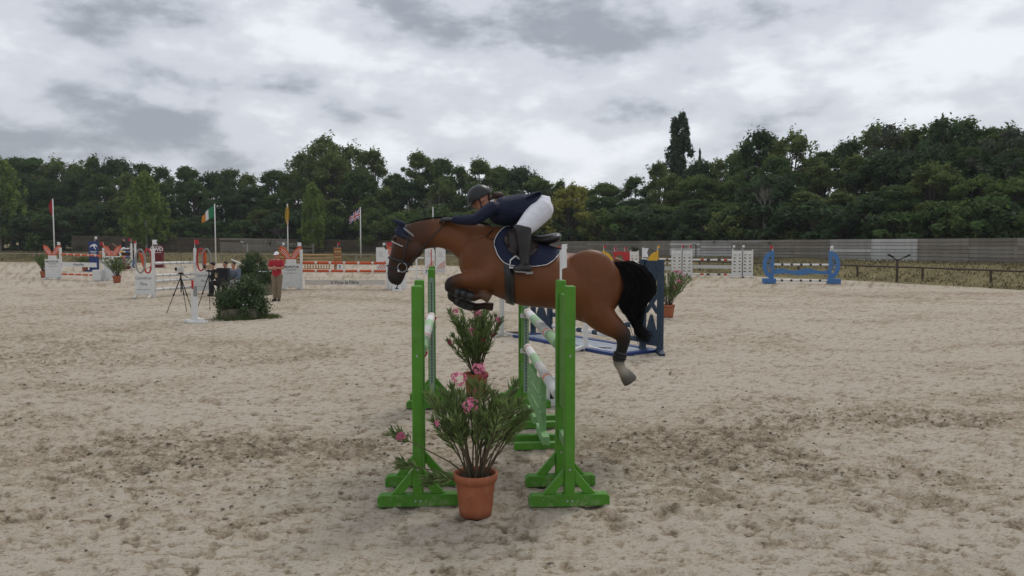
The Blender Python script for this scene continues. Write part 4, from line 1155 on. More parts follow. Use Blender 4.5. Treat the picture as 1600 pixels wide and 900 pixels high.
plank('white plank below the brown banded poles', Vector(((1003 - 800) / FPX * 43, 43.1, .5)), wl0 + V(-.05, .05, .48), .22, M_offwhite)
w = thing('pole_stand', 'white post with red and white flags showing behind the saddle', 'jump stand', Vector(((878 - 800) / FPX * 40, 40, 0)))
MB().box((0, 0, .75), (.09, .09, 1.5)).build('post', M_white, w); MB().box((0, 0, .04), (.6, .4, .07)).build('foot', M_white, w); flag_part(w, .06, 0, 1.5, M_white_clean, 1.4, 1); flag_part(w, -.06, 0, 1.45, M_red, 1.1, -1)
# blue half-disc jump
def disc_wing(label, p, side, fc):
    w = thing('jump_wing', label, 'jump wing', p, 0, 'blue half-disc wings')
    MB().box((0, 0, .80), (.13, .10, 1.58)).build('post', M_blue, w, bevel=.006)
    O = [(side * .42 * math.sin(t), .92 + .66 * math.cos(t)) for t in np.linspace(0, math.pi, 13)]; I = [(side * .22 * math.sin(t), .92 + .42 * math.cos(t)) for t in np.linspace(0, math.pi, 13)]
    m = MB(); m.band(I, O, (side * .066, 0, 0), (1, 0, 0), (0, 0, 1), .05, closed=False)
    for t in (.8, 1.57, 2.3): m.beam(V(side * .06, .003, .92), V(side * (.066 + .25 * math.sin(t)), .003, .92 + .46 * math.cos(t)), .03, .05)
    m.build('half_disc', M_blue, w)
    MB().box((side * .17, -.05, .14), (.58, .34, .24)).build('base_box', M_blue, w, bevel=.01); flag_part(w, 0, 0, 1.58, fc, .9, 1 if side > 0 else -1)
bl = Vector(((1207 - 800) / FPX * 37.6, 37.6, 0)); br = Vector(((1297 - 800) / FPX * 37.2, 37.2, 0))
disc_wing('blue half-disc wing with red flag on the right-hand jump', bl, -1, M_red)
disc_wing('blue half-disc wing with white flag on the right-hand jump', br, 1, M_white_clean)
for zz, lb in ((.93, 'upper'), (.16, 'lower')):
    pole(lb + ' white pole with black bands between the blue half-disc wings', bl + V(.07, 0, zz), br + V(-.07, 0, zz), .05, [(.15, M_white), (.05, M_black)] * 5 + [(.15, M_white)], 'poles of the blue jump')
plank('wavy blue plank between the blue half-disc wings', bl + V(.07, 0, .58), br + V(-.07, 0, .58), .26, M_blue, wavy=True)

# ---------------------------------------------------------------- flagpoles and lamp posts
def flagpole(label, px, Y, top_py, zb=.0):
    b = Vector(((px - 800) / FPX * Y, Y, zb)); H = P(px, top_py, Y).z - zb
    t = thing('flagpole', label, 'flagpole', b, 0, 'white flagpoles along the far rail')
    MB().tube([V(0, 0, 0), V(0, 0, H)], [.065, .045], 8).build('mast', M_white, t, smooth=True)
    MB().tube([V(0, 0, H), V(0, 0, H + .05), V(0, 0, H + .09)], [.045, .07, .02], 8).build('finial', M_white, t)
    return b, H
def cloth(name, label, base, z0, grid, mats, pick, parent=None):
    """grid(u,v)->local point ; pick(u,v)->material index"""
    n, k = 20, 14; m = MB()
    vs = [grid(i / n, j / k) for i in range(n + 1) for j in range(k + 1)]
    fs = []; mi = []
    for i in range(n):
        for j in range(k):
            fs.append((i * (k + 1) + j, (i + 1) * (k + 1) + j, (i + 1) * (k + 1) + j + 1, i * (k + 1) + j + 1)); mi.append(pick((i + .5) / n, (j + .5) / k))
    m.v = [tuple(p) for p in vs]; m.f = fs; m.m = mi
    o = m.build(name, mats, None, smooth=True); o.location = base + V(0, 0, z0)
    sl = o.modifiers.new('thick', 'SOLIDIFY'); sl.thickness = .008
    return tag(o, label, 'flag', 'national flags')
FG = mat('flag_green', (.02, .17, .075), .8, .1); FW = mat('flag_white', (.62, .62, .62), .8, .05); FO = mat('flag_orange', (.50, .19, .025), .8, .1)
FY = mat('flag_yellow', (.55, .34, .01), .8, .1); FR = mat('flag_red', (.42, .025, .04), .8, .1); FB = mat('flag_blue', (.02, .04, .16), .8, .1)
def hang(u, v, W, H, out, sag):      # u along the fly, v down the hoist
    return V(-out * u * W, .10 * math.sin(u * 9 + v * 2) * u + .04 * math.sin(u * 17), -v * H - sag * u ** 1.3 + .03 * math.sin(v * 6 + u * 5))
b, H = flagpole('white flagpole carrying the green, white and orange flag', 337.5, 70, 320)
cloth('flag', 'green, white and orange tricolour blowing from its pole', b, H - .05, lambda u, v: hang(u, v, 1.15, 1.15 - .5 * u, 1, .95), [FG, FW, FO], lambda u, v: 0 if u < .48 else (1 if u < .76 else 2))
b, H = flagpole('white flagpole carrying the hanging yellow flag', 450.5, 70, 320)
cloth('flag', 'plain yellow flag hanging limp beside the birch', b, H - .05, lambda u, v: V((.16 - .42 * u) * math.sin(math.pi * min(1, v * .9 + .12)), .14 * math.sin(u * 14), -v * 1.75 - .25 * u), [FY], lambda u, v: 0)
b, H = flagpole('white flagpole carrying the red, white and blue crossed flag', 564, 70, 325)
def uk(u, v):
    x_, y_ = abs(u - .5), abs(v - .5)
    if x_ < .06 or y_ < .10: return 0
    if x_ < .11 or y_ < .17: return 1
    dg_ = abs(abs(x_) * 1.0 - abs(y_) * 1.0)
    return 0 if dg_ < .04 else (1 if dg_ < .10 else 2)
cloth('flag', 'red, white and blue flag of crosses streaming from its pole', b, H - .05, lambda u, v: hang(u, v, 1.0, 1.0 - .35 * u, 1, .75), [FR, FW, FB], uk)
b, H = flagpole('white flagpole carrying the limp red flag at the left', 86, 72, 312)
cloth('flag', 'red and white flag hanging limp on the pole beside the petal wing', b, H - .05, lambda u, v: V(-.05 - .30 * u * math.sin(math.pi * min(1, v * .9 + .15)), .10 * math.sin(u * 12), -v * 1.45 - .1 * u), [FR, FW], lambda u, v: 1 if v > .9 or u < .12 else 0)
flagpole('white flagpole without a flag rising behind the horse neck', 677, 70, 325)
def lamp_post(label, px, Y, top, zb, two):
    b = Vector(((px - 800) / FPX * Y, Y, zb)); H = P(px, top, Y).z - zb
    t = thing('lamp_post', label, 'lamp post', b, 0)
    MB().tube([V(0, 0, -.3), V(0, 0, H)], [.07, .06], 8).build('mast', M_rail if two else M_grey, t)
    for sx in ((-1, 1) if two else (-1,)):
        MB().beam(V(sx * .02, 0, H - .05), V(sx * .34, -.1, H + .12), .05, .04).build('arm', M_black, t)
        MB().box((sx * .42, -.14, H + .17), (.26, .16, .07), Matrix.Rotation(-sx * .5, 3, 'Y')).build('lamp_head', M_black if two else M_greysteel, t)
lamp_post('grey post with floodlight head behind the far rail', 387, 68, 381, .1, False)
lamp_post('dark post with two lamp heads standing in the right-hand rail', 1402, 38.4, 405, .15, True)
o = MB().tube([V(0, 0, 0), V(0, 0, 1.0)], .03, 6).tube([V(0, 0, .98), V(-.25, 0, 1.0)], .025, 6).build('water_standpipe', M_black); o.location = Vector(((1087 - 800) / FPX * 50, 50, .85)); tag(o, 'thin dark standpipe in front of the bleached boards', 'standpipe')

# ---------------------------------------------------------------- oleanders in pots
M_ole = mat('oleander_leaf', (0.150, 0.205, 0.072), 0.6, 0.3, 4, spec=.2, trans=.2, island=.4)
M_stem = mat('oleander_stem', (0.085, 0.068, 0.040), .8, .2, 9)
M_petal = mat('oleander_petal', (0.66, 0.21, 0.32), .6, .2, 6, trans=.25, island=.3); M_petal2 = mat('oleander_bud', (0.42, 0.08, 0.13), .6, .2, 6, trans=.2, island=.3)
def oleander(seed, label, loc, stems, blooms, group='oleanders in terracotta pots', pot_r=.165, pot_h=.33):
    rd = random.Random(seed)
    t = thing('potted_oleander', label, 'plant', loc, 0, group)
    m = MB(); prof = [(.122, 0), (.130, .06), (.150, .25), (.153, .262), (.166, .268), (.172, .30), (.172, .325), (.160, .33), (.150, .315), (.148, .27)]
    n = 28; vs = []; fs = []
    for r_, h_ in prof:
        for k in range(n): vs.append(V(r_ * math.cos(6.2832 * k / n), r_ * math.sin(6.2832 * k / n), h_))
    for i in range(len(prof) - 1):
        for k in range(n): fs.append((i * n + k, i * n + (k + 1) % n, (i + 1) * n + (k + 1) % n, (i + 1) * n + k))
    fs.append(tuple(range(n - 1, -1, -1)))
    m.add(vs, fs).build('pot', M_terracotta, t, smooth=True)
    m = MB(); m.tube([V(0, 0, .25), V(0, 0, .285)], .149, 20).build('soil', M_soil, t)
    sm = MB(); lv = []; lf = []
    def leaf(p, d, L, w):
        d = d.normalized(); s_ = d.cross(V(rd.uniform(-1, 1), rd.uniform(-1, 1), rd.uniform(-.3, 1)))
        if s_.length < 1e-3: return
        s_.normalize(); nn = s_.cross(d).normalized()
        o = len(lv); a = p; b_ = p + d * L * .45 + nn * L * .05; c = p + d * L + nn * L * rd.uniform(-.15, .05)
        lv.extend([a, b_ + s_ * w + nn * w * .5, c, b_ - s_ * w + nn * w * .5, b_])
        lf.extend([(o, o + 4, o + 1), (o + 1, o + 4, o + 2), (o + 2, o + 4, o + 3), (o + 3, o + 4, o)])
    tips = []
    for (az, out, hgt, bare_) in stems:
        dirx = V(math.cos(az), math.sin(az), 0)
        p0 = dirx * rd.uniform(.01, .07) + V(0, 0, .27)
        pts = [p0, p0 + dirx * out * .30 + V(0, 0, hgt * .38), p0 + dirx * out * .68 + V(0, 0, hgt * .74), p0 + dirx * out + V(0, 0, hgt)]
        pts = [q + V(rd.uniform(-.012, .012), rd.uniform(-.012, .012), 0) for q in pts]
        sm.tube(pts, [.0075, .006, .0045, .003], 5)
        tips.append(pts[-1])
        nl_ = int(11 + 14 * (1 - bare_))
        L_ = [bare_ + (1 - bare_) * k / nl_ for k in range(nl_ + 1)]
        for f in L_:
            x_ = f * 3; i = min(2, int(x_)); q = pts[i].lerp(pts[i + 1], x_ - i); ax = (pts[i + 1] - pts[i]).normalized()
            for k in range(3):
                a_ = rd.random() * 6.283; o1 = ax.orthogonal().normalized(); o2 = ax.cross(o1)
                leaf(q, ax * rd.uniform(.9, 2.0) + (o1 * math.cos(a_) + o2 * math.sin(a_)) + V(0, 0, .25), rd.uniform(.07, .135), rd.uniform(.0065, .011))
        for k in range(6):
            leaf(pts[-1], (pts[-1] - pts[-2]).normalized() + V(rd.uniform(-.7, .7), rd.uniform(-.7, .7), rd.uniform(-.1, .5)), rd.uniform(.06, .10), .008)
    sm.build('stems', M_stem, t)['kind'] = 'stuff'
    q = MB(); q.v = [tuple(p) for p in lv]; q.f = lf; q.m = [0] * len(lf); q.build('foliage', M_ole, t)['kind'] = 'stuff'
    for (c, rad, mm) in blooms:
        f = MB()
        for k in range(int(16 * (rad / .05))):
            d = V(rd.gauss(0, 1), rd.gauss(0, 1), rd.gauss(0, 1) + .3).normalized(); p = Vector(c) + d * rad * rd.uniform(.4, 1.0)
            o1 = d.orthogonal().normalized(); o2 = d.cross(o1)
            for j in range(5):
                a_ = j * 1.2566; e_ = o1 * math.cos(a_) + o2 * math.sin(a_); s_ = d.cross(e_)
                f.add([p, p + e_ * .012 + s_ * .008 + d * .004, p + e_ * .021 + d * .003, p + e_ * .012 - s_ * .008 + d * .004], [(0, 1, 2, 3)], 0 if mm == 0 else 1)
        f.build('flower_cluster', [M_petal, M_petal2], t)['kind'] = 'stuff'
    return t
rs_ = random.Random(77)
OL = Vector(((742 - 800) / FPX * 5.78, 5.78, 0.005))
def at_ol(px, py, dy=0.0): return P(px, py, OL.y + dy) - OL
stems1 = []
for k in range(30):
    az = rs_.random() * 6.283; stems1.append((az, rs_.uniform(.03, .34), rs_.uniform(.46, .78) * (1 - .15 * abs(math.cos(az))), rs_.uniform(.36, .58)))
stems1 += [(R(175), .50, .10, .75), (R(172), .60, .33, .78), (R(200), .36, .04, .45), (R(190), .30, .02, .5), (R(8), .32, .50, .5), (R(185), .28, .64, .4)]
oleander(1, 'large pink-flowering oleander in terracotta pot in front of the green wing', OL, stems1,
         [(at_ol(718, 592, -.05), .068, 0), (at_ol(748, 577, -.05), .056, 0), (at_ol(736, 634, -.26), .062, 0), (at_ol(628, 683), .042, 0), (at_ol(681, 661, -.1), .020, 0), (at_ol(745, 612), .03, 1), (at_ol(757, 588), .03, 1)])
stems2 = [(rs_.random() * 6.283, rs_.uniform(.05, .50), rs_.uniform(.45, .94), rs_.uniform(.25, .45)) for k in range(34)]
OL2 = Vector(((743 - 800) / FPX * 10.2, 10.2, 0.005))
def at2(px, py): return P(px, py, 9.92) - OL2
ol2 = oleander(2, 'pink-flowering oleander in terracotta pot below the forelegs of the horse', OL2, stems2, [(at2(712, 487), .05, 0), (at2(746, 490), .055, 0), (at2(779, 500), .045, 0), (at2(739, 517), .06, 0), (at2(755, 532), .035, 1), (at2(703, 535), .03, 1), (at2(770, 523), .03, 1)])
copy_thing(ol2, G(1044, 496), 1.0, 1.08, 'leggy oleander in terracotta pot beside the navy wing')
copy_thing(ol2, G(183, 442), 2.2, (1.25, 1.25, 1.1), 'oleander in terracotta pot between petal wing and ring wing')
copy_thing(ol2, G(69, 434), 4.0, (1.25, 1.25, 1.15), 'oleander in terracotta pot left of the far petal wing')
copy_thing(ol2, G(133, 424), 5.0, (1.2, 1.2, .9), 'oleander pot half hidden behind the lettered white plank')

# ---------------------------------------------------------------- planters and bushes
def bush_leaves(seed, W, D, z0, z1, n_cl, per, size):
    rs = np.random.default_rng(seed); cl = []
    for k in range(n_cl):
        a = rs.random() * 6.283; r_ = math.sqrt(rs.random()); t = rs.random()
        s = .10 + .10 * rs.random()
        cl.append(((W * .5 * r_ * math.cos(a), D * .5 * r_ * math.sin(a), z0 + (z1 - z0) * t * (1.08 - .66 * r_ * r_)), (s, s, s), per))
    return leaves_mesh('foliage', cl, None, size, rs)
M_bush = mat('bush_leaf', (0.060, 0.095, 0.032), .65, .35, 3, trans=.2, island=.4); M_grassy = mat('grass_tuft', (0.085, 0.110, 0.036), .8, .35, 3, trans=.3, island=.4)
def planter(label, p, W, D, h, z1, boxm, seed, flowers=0, grass=True):
    t = thing('planter_bush', label, 'bush', p, 0.06)
    for sy in (-1, 1):
        for q in range(2): MB().box((0, sy * D * .36, h * (.25 + .5 * q)), (W * .68, .03, h * .48)).build('side_board', boxm, t)
    for sx in (-1, 1): MB().box((sx * W * .34, 0, h / 2), (.03, D * .72 - .034, h * .98)).build('end_board', boxm, t)
    MB().box((0, 0, h - .05), (W * .66, D * .70 - .03, .04)).build('soil', M_soil, t)
    me = bush_leaves(seed, W, D, h * .55, z1, 170, 75, .060); me.materials.append(M_bush); o = bpy.data.objects.new('foliage', me); COL.objects.link(o); o.parent = t; o['kind'] = 'stuff'
    st = MB(); rd = random.Random(seed)
    for k in range(40):
        a = rd.random() * 6.28; st.tube([V(rd.uniform(-.2, .2), rd.uniform(-.1, .1), h - .05), V(W * .45 * math.cos(a), D * .4 * math.sin(a), h + rd.uniform(.1, z1 - h))], [.008, .003], 4)
    st.build('stems', M_stem, t)['kind'] = 'stuff'
    for k in range(flowers):
        a = rd.uniform(3.4, 6.0); f = MB(); c = V(W * .48 * math.cos(a) * rd.uniform(.3, 1), D * .46 * math.sin(a), rd.uniform(h + .1, z1 - .1))
        for j in range(6): f.add([c, c + V(.016 * math.cos(j), -.01, .016 * math.sin(j)), c + V(.026 * math.cos(j + .5), -.015, .026 * math.sin(j + .5)), c + V(.016 * math.cos(j + 1), -.01, .016 * math.sin(j + 1))], [(0, 1, 2, 3)])
        f.build('flower', M_white_clean, t)
    if grass:
        gv = []
        for k in range(2600):
            a = rd.random() * 6.28; r_ = rd.random() ** .5; wob = 1 + .22 * math.sin(a * 3 + 1) + .13 * math.sin(a * 7 + seed) + rd.gauss(0, .07); x_ = W * .62 * r_ * wob * math.cos(a) + .05; y_ = D * .68 * r_ * wob * math.sin(a) - .02; hh = rd.uniform(.05, .26) * (1.2 - r_ * .75); w_ = .007
            gv += [(x_ - w_, y_, 0), (x_ + w_, y_, 0), (x_ + rd.gauss(0, .04), y_ + rd.gauss(0, .04), hh)]
        gm = fast_mesh('grass_tuft', np.array(gv), np.arange(len(gv)).reshape(-1, 3)); gm.materials.append(M_grassy); o = bpy.data.objects.new('grass_tuft', gm); COL.objects.link(o); o.parent = t; o['kind'] = 'stuff'
    return t
planter('leafy bush in a green-grey wooden planter ringed with grass beside the tripods', G(378, 497), 1.32, .95, .28, 1.18, M_khaki_box, 41, 5)
planter('taller bush in brown box planter behind the grass-ringed planter', Vector(((396 - 800) / FPX * 31, 31, 0)), 1.15, .9, .78, 1.62, mat('planter_brown', (.15, .11, .07), .85, .2, 9), 42, 0, False)
o = planter('low box of white flowers beside the man in red', Vector(((413 - 800) / FPX * 30, 30, 0)), .8, .55, .80, 1.02, M_khaki_box, 43, 14, False)

# ---------------------------------------------------------------- timing tripods and white low stand
def tripod(label, p, H, rz, cam_c):
    t = thing('tripod', label, 'tripod', p, rz, 'timing tripods')
    ap = V(0, 0, H)
    for k, a in enumerate((R(200), R(335), R(88))):
        f = V(.40 * math.cos(a), .40 * math.sin(a), .02); m = MB(); m.tube([ap, ap.lerp(f, .5)], .016, 6); m.tube([ap.lerp(f, .48), f], .010, 6); m.build('leg', M_black, t)
        MB().tube([ap.lerp(f, .47), ap.lerp(f, .52)], .024, 6).build('leg_clamp', M_black, t)
    MB().tube([ap - V(0, 0, .45), ap + V(0, 0, .08)], .018, 8).build('centre_column', M_black, t)
    MB().box((0, 0, H + .10), (.12, .10, .05)).build('head', M_black, t); MB().tube([V(0, 0, H + .09), V(.24, -.1, H - .02)], .010, 6).build('pan_handle', M_black, t)
    d = thing('timing_beam', label.replace('tripod', 'timing eye box on the tripod').replace('black ', 'small '), 'timing device', p + V(0, 0, H + .126), rz, 'timing eyes on tripods')
    MB().box((0, 0, .09), (.17, .12, .13)).build('case', cam_c, d, bevel=.01); MB().tube([V(-.085, 0, .10), V(-.15, 0, .10)], .05, 10).build('lens_hood', M_black, d); MB().tube([V(.02, 0, .155), V(.02, 0, .60)], .005, 5).build('aerial', M_black, d)
M_tan = mat('tan_case', (.36, .25, .15), .6, .1)
tripod('black tripod standing beside the white two-post stand', G(284, 490), 1.06, 0.1, M_offwhite)
tripod('black tripod standing against the leafy planter', G(328, 488), 1.12, 0.4, M_tan)
ws = thing('low_stand', 'white two-post stand on twin foot beams in front of the tripods', 'jump stand', G(306, 505))
for xx, yy, hh in ((0.02, 0, .86), (-.18, .28, .80)):
    MB().box((xx, yy, hh / 2 + .06), (.075, .05, hh)).build('post', M_white, ws)
    for dy in (-.07, .07): MB().box((xx + .02, yy + dy, .03), (.46, .06, .06)).build('foot_beam', M_white, ws, bevel=.01)
    MB().beam(V(xx - .03, yy, .10), V(xx + .16, yy, .07), .10, .08).build('bracket', M_white, ws)
MB().box((.02, -.03, .82), (.10, .02, .26)).build('plate', M_grey, ws); MB().box((-.08, .05, .98), (.05, .03, .22)).build('red_tape', M_red, ws)
# ---------------------------------------------------------------- the jumping horse
HY = 7.75                                    # the plane of its spine
HB = Vector((P(850, 440, HY).x, HY, 0))      # ground point under the horse
def hp_(px, py, dy=0.0): return P(px, py, HY + dy)
BAY = np.array((0.138, 0.046, 0.0130)); BAYD = np.array((0.066, 0.024, 0.010)); BLK = np.array((0.010, 0.0085, 0.008)); HOOF = np.array((0.085, 0.075, 0.062)); SOCK = np.array((0.40, 0.345, 0.28))
ckeys = []                                   # (centre, radius, colour) for the coat
def ckey(c, r, col): ckeys.append((np.array(c), r, np.array(col)))
def ring2(tp, bp, w, egg=0.0, dy=0.0, col=None):
    a = hp_(*tp); b = hp_(*bp)
    if col is not None: ckey((a + b) / 2, max(w, (a - b).length / 2), col)
    return ((a + b) / 2, (a - b) / 2, V(0, w, 0), egg)
def egg_loft(rings, n=28):
    vs = []; fs = []
    for c, a, b, egg in rings:
        for k in range(n):
            t = 2 * math.pi * k / n
            vs.append(c + a * math.cos(t) + b * math.sin(t) * (1 - egg * math.cos(t)))
    m = len(rings)
    for i in range(m - 1):
        for k in range(n): fs.append((i * n + k, i * n + (k + 1) % n, (i + 1) * n + (k + 1) % n, (i + 1) * n + k))
    fs.append(tuple(range(n - 1, -1, -1))); fs.append(tuple(range((m - 1) * n, m * n)))
    return vs, fs
torso = [ring2((717, 399), (719, 423), .09, 0, col=BAY), ring2((727, 380), (729, 437), .18, .05, col=BAY), ring2((745, 364), (748, 450), .225, .22, col=BAY),
         ring2((768, 354), (772, 462), .25, .34, col=BAY), ring2((790, 354), (794, 471), .275, .38, col=BAY), ring2((812, 364), (813, 477), .305, .26, col=BAY), ring2((838, 379), (836, 480), .33, .14, col=BAY),
         ring2((864, 389), (861, 482), .335, .08, col=BAY), ring2((886, 395), (882, 487), .32, .04, col=BAY), ring2((908, 396), (900, 500), .315, -.02, col=BAY), ring2((930, 398), (918, 506), .31, -.04, col=BAY),
         ring2((950, 405), (938, 500), .275, -.06, col=BAY), ring2((965, 416), (957, 488), .21, -.05, col=BAY), ring2((974, 433), (970, 470), .12, 0, col=BAY)]
neck = [ring2((785, 357), (752, 436), .19, .3, col=BAY), ring2((762, 352), (728, 418), .155, .25, col=BAY), ring2((738, 346.5), (713, 401), .125, .2, col=BAY), ring2((714, 342.5), (700, 391), .105, .18, col=BAY),
        ring2((690, 340.5), (687, 387), .092, .15, col=BAY), ring2((666, 342.5), (671, 388), .085, .1, col=BAYD), ring2((645, 347), (660, 391), .08, .05, col=BAYD), ring2((634, 352), (655, 384), .07, 0, col=BAYD)]
head = [ring2((628, 347.5), (652, 371), .062, 0, col=BAYD * .8), ring2((619, 361), (659, 383), .088, -.05, col=BAYD), ring2((614.5, 375), (659, 394), .098, -.15, col=BAYD * .7), ring2((611.5, 388), (653, 402.5), .088, -.1, col=BAYD * .7),
        ring2((608.5, 401), (644, 412.5), .072, 0, col=BAYD * .6), ring2((606, 414), (636.5, 423), .060, .05, col=BAYD * .7), ring2((604.5, 426), (632.5, 433), .058, .05, col=BLK * 2), ring2((605.5, 436), (629, 441), .055, 0, col=BLK * 1.5), ring2((610.5, 443), (624, 446.5), .035, 0, col=BLK * 1.5)]
def leg(pts, dy):
    """pts: (px,py,radius,colour,(extra dy))"""
    P3 = []; rr = []
    for q in pts:
        d = dy if len(q) < 5 else q[4]
        P3.append(hp_(q[0], q[1], d)); rr.append(q[2]); ckey(P3[-1], q[2] * 1.05, q[3])
    # densify for smooth taper
    pp = []; rd_ = []
    for i in range(len(P3) - 1):
        for k in range(3):
            t = k / 3; pp.append(P3[i].lerp(P3[i + 1], t)); rd_.append(rr[i] * (1 - t) + rr[i + 1] * t)
    pp.append(P3[-1]); rd_.append(rr[-1])
    b = MB(); b.tube(pp, rd_, 14); return b.v, b.f
nf = leg([(778, 418, .13, BAY, -.15), (762, 436, .118, BAY, -.17), (738, 437.5, .090, BAY), (716, 438, .068, BAYD), (704, 442, .060, BLK * 1.5), (702, 449, .055, BLK), (712, 456, .044, BLK), (727, 460.5, .040, BLK), (741, 464.5, .046, BLK), (749, 462.5, .034, BLK), (755, 460.5, .045, HOOF * .8), (766, 467, .058, HOOF * .8)], -.19)
ff = leg([(775, 432, .13, BAY, .12), (752, 447, .098, BAY), (722, 451, .066, BAYD), (707, 457, .058, BLK), (706, 463, .053, BLK), (716, 471, .043, BLK), (731, 477, .042, BLK), (744, 480, .046, BLK), (753, 478, .036, BLK), (760, 478, .043, BLK * 2), (771, 479.5, .05, BLK * 2.2)], .16)
nh = leg([(928, 440, .21, BAY, -.11), (930, 470, .195, BAY, -.13), (934, 489, .165, BAY), (949, 504, .132, BAY), (963, 514, .104, BAYD), (974, 523, .082, BLK * 2), (974.5, 533, .068, BLK), (971, 548, .056, BLK), (967, 561, .060, BLK), (967, 568, .058, SOCK * .9), (971, 576, .046, SOCK), (975, 582, .060, SOCK), (980, 589, .074, HOOF * 1.6), (986, 597, .082, HOOF * 1.2)], -.16)
fh = leg([(926, 445, .20, BAY, .11), (930, 472, .18, BAY, .13), (936, 488, .15, BAY), (952, 505, .11, BAY), (966, 514, .085, BAYD), (976.5, 524, .065, BLK * 2), (976, 533, .055, BLK), (971, 548, .046, BLK), (967, 561, .050, BLK), (968, 569, .044, BLK), (972, 578, .040, BLK), (976, 584, .045, BLK * 2), (982, 593, .055, HOOF * .5)], .15)
el = []
for (px, py, dy, sx, sy, sz, tilt) in ((756, 408, -.135, .22, .10, .26, .5), (756, 408, .135, .22, .10, .26, .5), (922, 432, -.17, .27, .14, .27, .2), (922, 432, .17, .27, .14, .27, .2), (648, 391, -.05, .085, .05, .085, 0), (648, 391, .05, .085, .05, .085, 0),
                                       (616, 372, -.062, .03, .022, .025, 0), (616, 372, .062, .03, .022, .025, 0), (612, 434, -.045, .03, .02, .025, 0)):
    c = hp_(px, py, dy); ct, st = math.cos(tilt), math.sin(tilt)
    el.append(ellipsoid(c, [V(sx * ct, 0, sx * st), V(0, sy, 0), V(-sz * st, 0, sz * ct)]))
tailcore = MB(); tp_ = [hp_(958, 408), hp_(972, 412), hp_(984, 424), hp_(988, 445)]; tailcore.tube(tp_, [.05, .045, .035, .02], 10); [ckey(q, .05, BLK) for q in tp_[1:]]
CK = ckeys
def coat(co):
    acc = np.zeros((len(co), 3)); wt = np.zeros((len(co), 1))
    for c, r_, col in CK:
        d2 = ((co - c) ** 2).sum(1) / (r_ * r_)
        w = np.exp(-d2 * 2.2)[:, None] + 1e-12; acc += w * col; wt += w
    return acc / wt
horse = thing('horse', 'bay horse with black tail leaping over the green oxer', 'horse', HB)
M_coat = mat('bay_coat', (.1, .04, .02), 0.48, 0.24, 2.6, 0.10, 55, 0.26, attr='col')
hb = attach(remesh('body', [egg_loft(torso), egg_loft(neck), egg_loft(head), nf, ff, nh, fh, (tailcore.v, tailcore.f)] + el, .0125, M_coat, None, 14, coat), horse)
M_hair = mat('black_horsehair', (.007, .0065, .0075), .7, .2, 9, spec=.1)
def strands(name, paths, m, parent):
    b = MB()
    for pts, r0 in paths:
        n_ = len(pts); b.tube(pts, [r0 * (1 - .75 * i / (n_ - 1)) for i in range(n_)], 4, cap=False)
    return attach(b.build(name, m, None, smooth=True), parent)
rt = random.Random(4); paths = []
guide_a = [(966, 410), (987, 411), (1007, 421), (1020, 440), (1020, 458), (1006, 478), (991, 495)]      # outer curve
guide_b = [(960, 412), (970, 424), (973, 442), (971, 460), (966, 474), (973, 487), (983, 497)]          # inner curve
for k in range(2300):
    f = rt.random() * 1.08; dy = rt.gauss(0, .065); pts = []
    ext = rt.uniform(.75, 1.05)
    for i in range(7):
        t = min(1, i / 6 * ext); j = min(5, int(t * 6)); u = t * 6 - j
        ax = guide_a[j][0] * (1 - u) + guide_a[j + 1][0] * u; ay = guide_a[j][1] * (1 - u) + guide_a[j + 1][1] * u
        bx = guide_b[j][0] * (1 - u) + guide_b[j + 1][0] * u; by = guide_b[j][1] * (1 - u) + guide_b[j + 1][1] * u
        pts.append(hp_(ax * f + bx * (1 - f) + rt.gauss(0, 1.2), ay * f + by * (1 - f) + rt.gauss(0, 1.0), dy * min(1, .25 + i * .22)))
    if k % 9 == 0:      # loose ends blowing back below the hock
        e0 = (rt.uniform(985, 996), rt.uniform(500, 515)); pts += [hp_(e0[0] + rt.uniform(4, 10), e0[1] + rt.uniform(6, 14), dy), hp_(e0[0] + rt.uniform(8, 28), e0[1] + rt.uniform(12, 26), dy * 1.3)]
    paths.append((pts, .0068))
core = []
for (ax, ay), (bx, by), dk in zip(guide_a, guide_b, (.03, .045, .06, .065, .06, .05, .025)):
    a_ = hp_(ax * .94 + bx * .06, ay * .94 + by * .06); b_ = hp_(bx, by); core.append(((a_ + b_) / 2, (a_ - b_) / 2, V(0, dk, 0)))
cb = MB(); cb.add(*loft(core, 14)); attach(cb.build('tail_core', M_hair, None, True), horse)
strands('tail', paths, M_hair, horse)
paths = []
for k in range(150):
    t = rt.random(); x_ = 640 + 120 * t; yy = np.interp(x_, [634, 645, 666, 690, 714, 738, 762], [350, 346, 341.5, 339.5, 341.5, 345.5, 351])
    sd_ = rt.uniform(-.02, .02); p0 = hp_(x_, yy + .5, sd_); paths.append(([p0, p0 + V(.02, rt.uniform(.0, .02), .012), p0 + V(.05, sd_ * 2 + .02, -.015)], .005))
strands('mane', paths, M_hair, horse)
for s in (-1, 1):
    o = remesh('eye', [ellipsoid(hp_(616.5, 373, s * .082), [V(.016, 0, 0), V(0, .01, 0), V(0, 0, .014)], 8)], .004, mat('horse_eye', (.006, .005, .004), .1, 0), None, 0); attach(o, horse)
    m = MB(); m.tube([hp_(608.5, 431, s * .052), hp_(609.5, 433, s * .060)], [.012, .010], 8); attach(m.build('nostril', M_black), horse)
